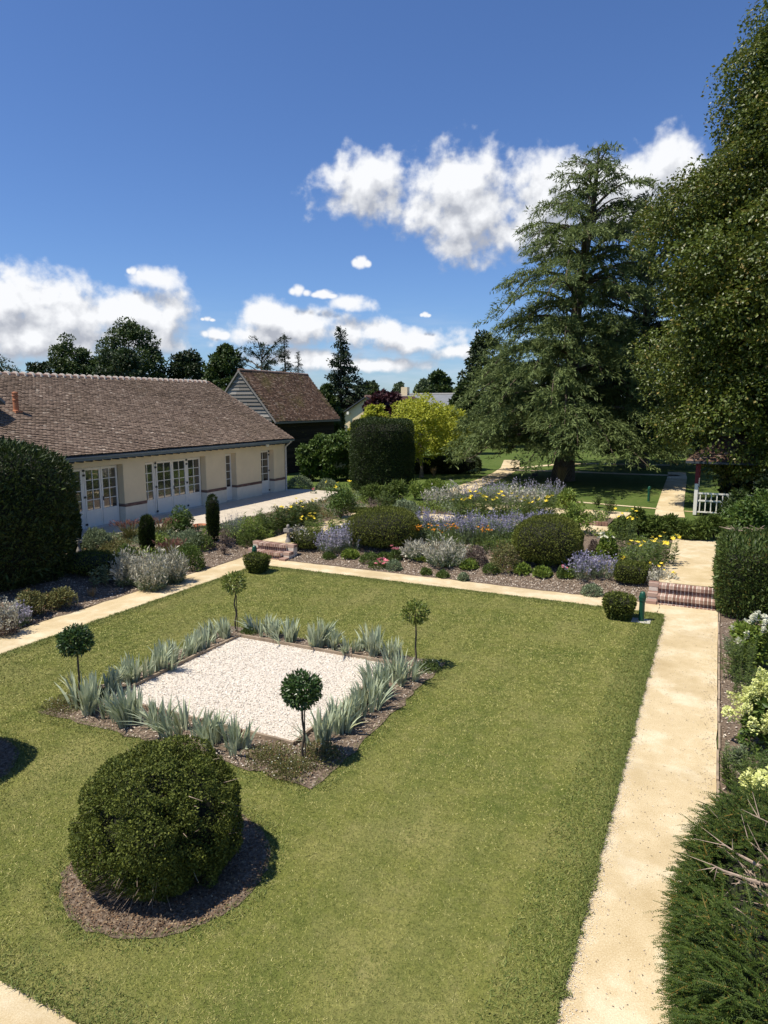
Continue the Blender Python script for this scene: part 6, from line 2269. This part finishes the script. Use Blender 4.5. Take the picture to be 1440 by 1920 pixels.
for i, (px, by, py, w, lab) in enumerate(((915, 948, 893, 56, 'hazy blue sage clump behind the centre of the bed'), (955, 946, 895, 56, 'hazy blue sage clump below the park bollard'), (995, 946, 894, 54, 'hazy blue sage clump left of the cedar trunk'), (1035, 945, 896, 46, 'hazy blue sage clump at the foot of the cedar trunk'), (880, 950, 903, 36, 'hazy blue sage clump by the sandy bend'))):
    plant('purple_sage', px, by, py, w, lab, 'sage', spikes, 'purple sage clumps', leafmat='greygreen', flowmat='mauve', n=80, low=0.4, fl=0.06, per=8, lean=0.3, leaf=0.09)
plant('fountain_grass', 1052, 908, 872, 26, 'rust-coloured upright grass at the foot of the cedar trunk', 'grass clump', tuft, 'rusty grass clumps', mat='straw', n=110, bw=0.03, droop=0.2)
plant('fountain_grass', 813, 893, 874, 14, 'rust-coloured upright grass on the lawn below the golden trees', 'grass clump', tuft, 'rusty grass clumps', mat='straw', n=80, bw=0.03, droop=0.2)
# middle left
plant('loose_yew', 700, 942, 905, 62, 'low loose yew at the foot of the drum-shaped yew, left piece', 'yew', shrub, 'low loose yews', mat='young_yew', leaf=0.16, n=2600, width=0.25)
plant('loose_yew', 738, 940, 898, 60, 'low loose yew at the foot of the drum-shaped yew, right piece', 'yew', shrub, 'low loose yews', mat='young_yew', leaf=0.16, n=2600, width=0.25)
plant('loose_yew', 722, 962, 922, 44, 'dark spiky evergreen behind the left dome', 'yew', stalks, mat='yew_warm', n=26, leaf=0.2)
plant('yellow_shrub', 638, 972, 905, 62, 'bushy green shrub with one yellow bloom by the terrace corner', 'shrub', shrub, mat='hedge', leaf=0.10, n=3000, flowers=('yellow', 4, 0.11, 0.0))
plant('sprig_shrub', 778, 935, 900, 40, 'pale sprawling plant right of the low loose yews', 'shrub', shrub, mat='bright', leaf=0.09, n=1200)
plant('sprig_shrub', 815, 925, 895, 50, 'yellow-green ground plant before the shaded lawn', 'shrub', mound, mat='bright', leaf=0.09)
plant('greenery', 760, 965, 935, 60, 'soft grey-green plant above the left dome', 'plant', mound, mat='greygreen', leaf=0.09)
plant('flat_spiky', 700, 968, 930, 30, 'spiky dry flower heads above the left dome', 'plant', stalks, mat='purplebrown', n=14, leaf=0.1)
plant('dark_lily', 505, 1002, 955, 50, 'dark-leaved lily clump, left of the row between terrace and path', 'lily', stalks, 'dark lilies by the terrace', mat='green', n=34, leaf=0.2, width=0.16)
plant('dark_lily', 540, 996, 948, 56, 'dark-leaved lily clump, middle of the row between terrace and path', 'lily', stalks, 'dark lilies by the terrace', mat='yew_warm', n=44, leaf=0.24, width=0.16, flowers=('yellow', 6, 0.08, 0.05))
plant('dark_lily', 572, 985, 938, 58, 'dark-leaved lily clump with yellow trumpets near the terrace corner', 'lily', stalks, 'dark lilies by the terrace', mat='yew_warm', n=44, leaf=0.24, width=0.16, flowers=('yellow', 9, 0.09, 0.06))
plant('yellow_marigold', 578, 1000, 965, 34, 'low green plant with yellow heads before the dark lilies', 'flower', stalks, mat='green', n=14, leaf=0.1, flowers=('yellow', 9, 0.085, 0.02))
plant('pale_lily', 462, 1010, 960, 30, 'tall pale green stems right of the tallest column conifer', 'lily', stalks, 'pale stems by the terrace', mat='bright', n=9, leaf=0.17)
plant('pale_lily', 486, 1012, 958, 30, 'tall pale green stems nearest the left brick steps', 'lily', stalks, 'pale stems by the terrace', mat='bright', n=9, leaf=0.17)
plant('pale_filler', 598, 1010, 975, 50, 'yellow-green leafy plants beyond the catmint', 'plant', stalks, 'yellow-green filler plants', mat='bright', n=20, leaf=0.15)
plant('pale_filler', 636, 1002, 968, 46, 'yellow-green leafy plants beside the sandy strip', 'plant', stalks, 'yellow-green filler plants', mat='bright', n=20, leaf=0.15)
plant('pale_filler', 500, 1022, 990, 40, 'bright low plants left of the upper sandy path', 'plant', stalks, 'yellow-green filler plants', mat='bright', n=16, leaf=0.12)
plant('misty_plant', 437, 1004, 955, 50, 'misty grey airy plant right of the tallest column conifer', 'plant', spikes, leafmat='greygreen', flowmat='mauve', n=60, low=0.5, fl=0.03, lean=0.3)
plant('low_green', 470, 1025, 988, 54, 'low grey-green mound left of the brick steps', 'plant', mound, mat='green', leaf=0.055)
plant('low_green', 352, 1024, 990, 64, 'low grey-green mound left of the tallest column conifer', 'plant', mound, mat='greygreen', leaf=0.055)
plant('low_green', 380, 1026, 998, 50, 'low yellow-green mound at the foot of the tallest column conifer', 'plant', mound, mat='green', leaf=0.055)
plant('purple_shrub', 424, 1024, 986, 32, 'small purple-brown twiggy shrub beside the tallest column conifer', 'shrub', shrub, mat='purplebrown', leaf=0.05, n=900)
plant('purple_shrub', 421, 1040, 1018, 16, 'tiny dark sapling in the bark left of the brick steps', 'shrub', shrub, mat='purplebrown', leaf=0.05, n=260)
plant('bright_yew', 341, 1002, 947, 54, 'bushy bright-topped evergreen in front of the white doors', 'shrub', shrub, mat='hedge', leaf=0.10, n=3200, width=0.3)
plant('grey_tall', 318, 1000, 945, 22, 'thin grey-leaved shrub left of the bushy evergreen', 'shrub', shrub, mat='greygreen', leaf=0.08, n=700)
plant('red_grass', 243, 1010, 972, 64, 'reddish feather grass in front of the first white doors', 'grass clump', tuft, 'red feather grasses', mat='olive', n=150, bw=0.018, droop=0.4, tipmat='redgrass')
plant('red_grass', 300, 1010, 968, 56, 'reddish feather grass between the doors and the small conifer', 'grass clump', tuft, 'red feather grasses', mat='olive', n=150, bw=0.018, droop=0.4, tipmat='redgrass')
plant('red_grass', 322, 1050, 1010, 52, 'reddish feather grass behind the right side of the silver shrub', 'grass clump', tuft, 'red feather grasses', mat='olive', n=140, bw=0.016, droop=0.4, tipmat='redgrass')
plant('yellow_edging', 300, 1018, 1000, 40, 'low yellow-green edging plant along the terrace', 'plant', mound, mat='bright', leaf=0.05)
plant('pale_mound', 182, 1030, 990, 58, 'soft pale green mound right of the massive yew', 'plant', mound, mat='greygreen', leaf=0.09, width=0.35)
plant('brown_mound', 215, 1044, 1012, 66, 'brownish low spreading plant before the first doors', 'plant', mound, mat='olive', leaf=0.05)
plant('olive_clump', 240, 1056, 1018, 44, 'olive-green tuft behind the silver shrub', 'plant', mound, mat='green', leaf=0.06)
_p = at(172, 1070)
_w, _h = size_at(_p, 1036, 104, 172)
bush('dark_mound', tuple(_p), clipped((_w / 2, _w / 2, _h / 2), 6000, 0.06, 301, 2.2, 2.2, bump=0.06, width=0.35), [MATS['box'], MATS['core']], 'low dark clipped mound at the foot of the massive yew', 'box bush')
for i, (px, by, py, w, lab) in enumerate(((240, 1096, 1030, 62, 'big pale silver-wanded shrub on the left path, left third'), (286, 1104, 1022, 78, 'big pale silver-wanded shrub on the left path, middle third'), (325, 1092, 1026, 56, 'big pale silver-wanded shrub on the left path, right third'))):
    plant('silver_shrub', px, by, py, w, lab, 'silver plant', spikes, 'silver shrubs', leafmat='greygreen', flowmat='silver', n=150, low=0.2, fl=0.10, per=12, lean=0.5, leaf=0.07, thick=0.26)
plant('green_mound', 357, 1066, 1020, 56, 'rounded yellow-green mound right of the big silver shrub', 'plant', mound, mat='hedge', leaf=0.06)
plant('thistle', 190, 1100, 1058, 44, 'leafy grey thistle left of the big silver shrub', 'plant', stalks, mat='greygreen', n=12, leaf=0.14)
plant('dry_tuft', 172, 1118, 1098, 34, 'straw-coloured tuft on the bark by the left path', 'grass clump', tuft, mat='straw', n=60, bw=0.012)
plant('potentilla', 112, 1140, 1094, 62, 'bushy green and rust shrub by the left path, right half', 'shrub', shrub, 'bushy shrubs at the left path', mat='olive', leaf=0.055, n=3600)
plant('potentilla', 62, 1156, 1104, 64, 'bushy yellow and rust shrub by the left path, left half', 'shrub', shrub, 'bushy shrubs at the left path', mat='olive', leaf=0.055, n=3600)
plant('lavender', 8, 1190, 1118, 62, 'dry twiggy lavender at the left edge beside the path', 'lavender', spikes, 'dry lavenders', leafmat='purplebrown', flowmat='silver', n=120, low=0.35, fl=0.06, lean=0.5)
plant('lavender', 36, 1172, 1128, 44, 'greyish lavender between the left edge and the rust shrub', 'lavender', spikes, 'dry lavenders', leafmat='greygreen', flowmat='mauve', n=90, low=0.35, fl=0.05, lean=0.5)
# around the terrace end
plant('grey_lavender', 562, 915, 893, 54, 'pale green low lavender at the far end of the terrace', 'lavender', mound, 'pale lavenders by the terrace', mat='greygreen', leaf=0.11, width=0.25)
plant('grey_lavender', 612, 918, 896, 44, 'pale green low lavender before the white hydrangea', 'lavender', mound, 'pale lavenders by the terrace', mat='greygreen', leaf=0.11, width=0.25)
plant('red_salvia', 588, 926, 916, 12, 'tiny red-flowered plant on the terrace corner', 'flower', mound, mat='green', leaf=0.05, n=120, flowers=('pink', 6, 0.06, 0.02))
_o = plant('cream_hydrangea', 628, 898, 852, 72, 'large hydrangea with cream panicles left of the drum-shaped yew', 'hydrangea', shrub, mat='hedge', leaf=0.13, n=2600)
_r = np.random.default_rng(9)
_n = 44
_a, _q = _r.uniform(0, 6.28, _n), np.sqrt(_r.uniform(0.1, 1, _n))
put_flowers(_o, panicle_mesh('cream', 0.30, 0.13, 4), MATS['cream'], np.column_stack([1.0 * _q * np.cos(_a), 1.0 * _q * np.sin(_a), 1.25 - 0.65 * _q ** 2 + _r.uniform(-.15, .15, _n)]), _r, 'flower_head', 0.7, 1.15)
for i, (px, by, py, w, m, lab) in enumerate(((556, 905, 826, 52, 'hedge', 'green hornbeam hedge piece against the corner of the house'), (592, 905, 812, 62, 'hedge', 'green hedge shrub below the barn wall'), (628, 902, 808, 60, 'hedge', 'tall green hedge shrub right of the barn wall'), (662, 900, 828, 40, 'gold', 'golden-green shrub touching the drum-shaped yew'))):
    p = at(px, by)
    w_, h_ = size_at(p, py, w, px)
    broad_tree((p[0], p[1] + 1.5, p[2] - 0.05), h_ * 1.02, w_ * 1.15, lab, 'hedge', mat=m, n=60, per=90, leaf=0.16, seed=320 + i, group='hedge shrubs behind the house', base=0.02, shape='vase', name='hedge_shrub')
p = at(810, 890)
bush('low_hedge', (p[0], p[1] + 1.5, UP - 0.05), clipped((2.6, 0.6, 0.55), 9000, 0.12, 330, 6, 6, bump=0.04, width=0.35), [MATS['yew'], MATS['core']], 'low dark clipped hedge in the shade of the golden trees', 'hedge', rotz=YAW)
plant('white_bush', 885, 872, 855, 34, 'pale white-flowered bush beyond the shaded lawn', 'shrub', mound, mat='greygreen', leaf=0.14, flowers=('white', 16, 0.1, 0.0))
plant('round_bush', 853, 874, 855, 18, 'small round dark bush at the end of the shaded lawn', 'shrub', mound, mat='hedge', leaf=0.13)
# terracotta saucer
p = at(376, 990)
tag(MB().lathe([(0.0, 0.02), (0.2, 0.02), (0.25, 0.10), (0.27, 0.10), (0.27, 0.13), (0.23, 0.13), (0.19, 0.06), (0.0, 0.06)], 20).build('terracotta_dish', MATS['terracotta'], loc=tuple(p)), 'shallow terracotta dish lying by the bushy evergreen', 'dish')
# small black plant label and spotlight in the park
p = at(1003, 896)
o = empty('ground_spotlight', tuple(p), 'small black spotlight on the lawn below the cedar', 'spotlight')
MB().box(-0.16, 0.16, -0.08, 0.08, 0.12, 0.30).build('lamp_body', MATS['iron'], o)
MB().tube([(0, 0, 0), (0, 0, 0.12)], 0.03, 8).build('stake', MATS['iron'], o)

# --- corner cover plants round the gravel square
for (x, y, s, lab) in ((-5.3, 7.32, 0.62, 'brownish low mat plant left of the near standard stem'), (-4.68, 7.66, 0.62, 'brownish low mat plant right of the near standard stem'), (-4.85, 7.16, 0.55, 'sparse brown mat plant in front of the near standard stem'),
                       (-9.25, 7.25, 0.62, 'brownish low mat plant at the left corner of the square'), (-9.05, 7.75, 0.4, 'dark low mat plant beside the left standard stem'), (-4.55, 11.32, 0.4, 'dark low mat plant beside the right standard stem'), (-8.78, 11.55, 0.34, 'dark low mat plant beside the back standard stem')):
    r = np.random.default_rng(int(abs(x * 100) + y * 10))
    mb, mats = mound(s * 1.25, 0.17, r, 'olive' if 'brown' in lab else 'green', leaf=0.035, width=0.35, n=1900, fill=0.1)
    n = 26
    a, q = r.uniform(0, 6.28, n), np.sqrt(r.uniform(0, 1, n)) * s * 0.6
    mb.leaves(np.column_stack([q * np.cos(a), q * np.sin(a), 0.15 * (1 - (q / s) ** 2) + 0.02]), r.normal(size=(n, 3)), 0.018, 0.018, r, mat=1)
    tag(mb.build('mat_plant', [mats[0], MATS['white']], loc=(x, y, 0.03)), lab, 'ground cover', 'mat plants at the corners of the gravel square')


# --- right-hand bed
def hydrangea(x, y, w, h, leafm, flowm, count, label, seed, ph=0.17, pr=0.075):
    r = np.random.default_rng(seed)
    mb, mats = shrub(w, h, r, leafm, leaf=0.10, n=3200, width=0.5)
    o = mb.build('hydrangea', mats, loc=(x, y, 0.0))
    tag(o, label, 'hydrangea', 'hydrangeas in the right-hand bed')
    a, q = r.uniform(0, 6.28, count), np.sqrt(r.uniform(0.0, 1, count))
    z = h * (1.0 - 0.55 * q ** 2) * r.uniform(0.86, 1.02, count)
    put_flowers(o, panicle_mesh(flowm, ph, pr, seed), MATS[flowm], np.column_stack([q * np.cos(a) * w * 0.52, q * np.sin(a) * w * 0.52, z]), r, 'flower_head', 0.65, 1.15)


def hpos(px, by):
    return at(px, by)


hydrangea(0.92, 14.2, 1.0, 1.0, 'bright', 'white', 34, 'leafy hydrangea with small white heads before the tall yew hedge', 401, 0.11, 0.045)
hydrangea(0.98, 10.7, 1.05, 0.95, 'hedge', 'limeflower', 74, 'hydrangea covered in lime-cream panicles, middle of the right-hand bed', 402, 0.22, 0.09)
hydrangea(0.92, 8.25, 0.8, 0.85, 'hedge', 'limeflower', 40, 'hydrangea with yellow-lime panicles just beyond the near yew', 403, 0.24, 0.10)
for (x, y, w, h, m, lab, s) in ((0.62, 13.3, 0.62, 0.78, 'green', 'upright dark green lily stems beside the white hydrangea', 411), (0.78, 12.4, 0.55, 0.6, 'green', 'bushy green stems between the white and lime hydrangeas', 412), (0.62, 9.3, 0.66, 0.55, 'green', 'fine green bushy plant spilling to the path edge', 413), (0.98, 9.35, 0.7, 0.6, 'hedge', 'dark green leafy plant behind the fine bushy one', 414), (0.52, 10.0, 0.3, 0.32, 'greygreen', 'small grey-green plant on the path edge below the lime hydrangea', 415), (1.5, 12.6, 0.9, 1.0, 'hedge', 'dark shrub behind the lime hydrangea', 416), (0.55, 14.6, 0.35, 0.4, 'greygreen', 'thin grey-green sprigs at the corner of the tall yew hedge', 417)):
    r = np.random.default_rng(s)
    mb, mats = stalks(w, h, r, m, n=int(60 * w), leaf=0.085, width=0.2, per=44)
    tag(mb.build('leafy_perennial', mats, loc=(x, y, 0.0)), lab, 'plant', 'leafy plants in the right-hand bed')
# shrubs behind the tall yew hedge
for (px, by, py, w, m, lab, s, lf) in ((1400, 1010, 930, 90, 'hedge', 'glossy laurel behind the tall yew hedge, nearest of three', 421, 0.13), (1445, 1000, 905, 90, 'hedge', 'glossy laurel at the right edge behind the tall yew hedge', 422, 0.13), (1378, 985, 915, 60, 'broad', 'dark shrub under the kiosk railing', 423, 0.14)):
    p = at(px, by)
    w_, h_ = size_at(p, py, w, px)
    r = np.random.default_rng(s)
    mb, mats = shrub(w_, h_, r, m, leaf=lf, n=5200)
    tag(mb.build('laurel_shrub', mats, loc=tuple(p)), lab, 'shrub', 'laurels behind the tall yew hedge')
tw = MB()
_r = np.random.default_rng(430)
for k in range(14):
    s = np.array([_r.uniform(0.5, 1.3), _r.uniform(19.6, 20.4), 1.66])
    e = s + np.array([_r.uniform(-0.5, 0.2), _r.uniform(-0.3, 0.3), _r.uniform(0.0, 0.12)])
    tw.tube([s, e], [0.012, 0.005], 4)
tag(tw.build('cut_branches', MATS['twig']), 'bare pruned twigs lying on top of the tall yew hedge', 'branches')


# --- low leafy cover that closes the beds between the plants
def cover(name, rects, n, hmax, mats, seed, leaf=0.09):
    r = np.random.default_rng(seed)
    P = []
    for (x0, x1, y0, y1, share) in rects:
        k = int(n * share)
        P.append(np.column_stack([r.uniform(x0, x1, k), r.uniform(y0, y1, k)]))
    P = np.vstack(P)
    P3 = np.column_stack([P, np.zeros(len(P))])
    dens = bumps(P3, 1.1, seed)
    keep = dens > -0.35
    P, P3, dens = P[keep], P3[keep], dens[keep]
    m = len(P)
    hh = hmax * np.clip(0.55 + 0.6 * bumps(P3, 2.3, seed + 1), 0.12, 1.2) * r.uniform(0.1, 1, m)
    z = terrain(P[:, 0], P[:, 1]) + hh
    kind = np.clip(((bumps(P3, 0.9, seed + 2) + 1.2) / 2.4 * len(mats) + r.normal(0, 0.25, m)).astype(int), 0, len(mats) - 1)
    mb = MB()
    for i in range(len(mats)):
        s = kind == i
        q = int(s.sum())
        L = leaf * r.uniform(0.5, 1.4, q)
        mb.leaves(np.column_stack([P, z])[s], r.normal(size=(q, 3)) + np.array([0, 0, 0.9]), L, L * 0.4, r, mat=i, side=r.normal(0, 0.6, (q, 3)) + np.array([0, 0, 0.6]))
    tag(mb.build(name, [MATS[q] for q in mats]), kind='stuff')


cover('ground_cover', [(-11.9, -1.5, 20.5, 24.2, 0.62), (-11.9, -3.6, 26.2, 28.2, 0.2), (-11.5, -9.6, 28.2, 31.0, 0.06), (-9.5, -6.4, 30.1, 31.6, 0.06)], 52000, 0.42, ['olive', 'green', 'greygreen', 'bright', 'green'], 500)
cover('ground_cover', [(-16.5, -13.6, 18.6, 24.0, 0.4), (-16.6, -13.5, 24.0, 31.0, 0.25), (-18.3, -14.6, 14.3, 17.8, 0.35)], 26000, 0.30, ['green', 'olive', 'greygreen', 'bright', 'purplebrown'], 510)
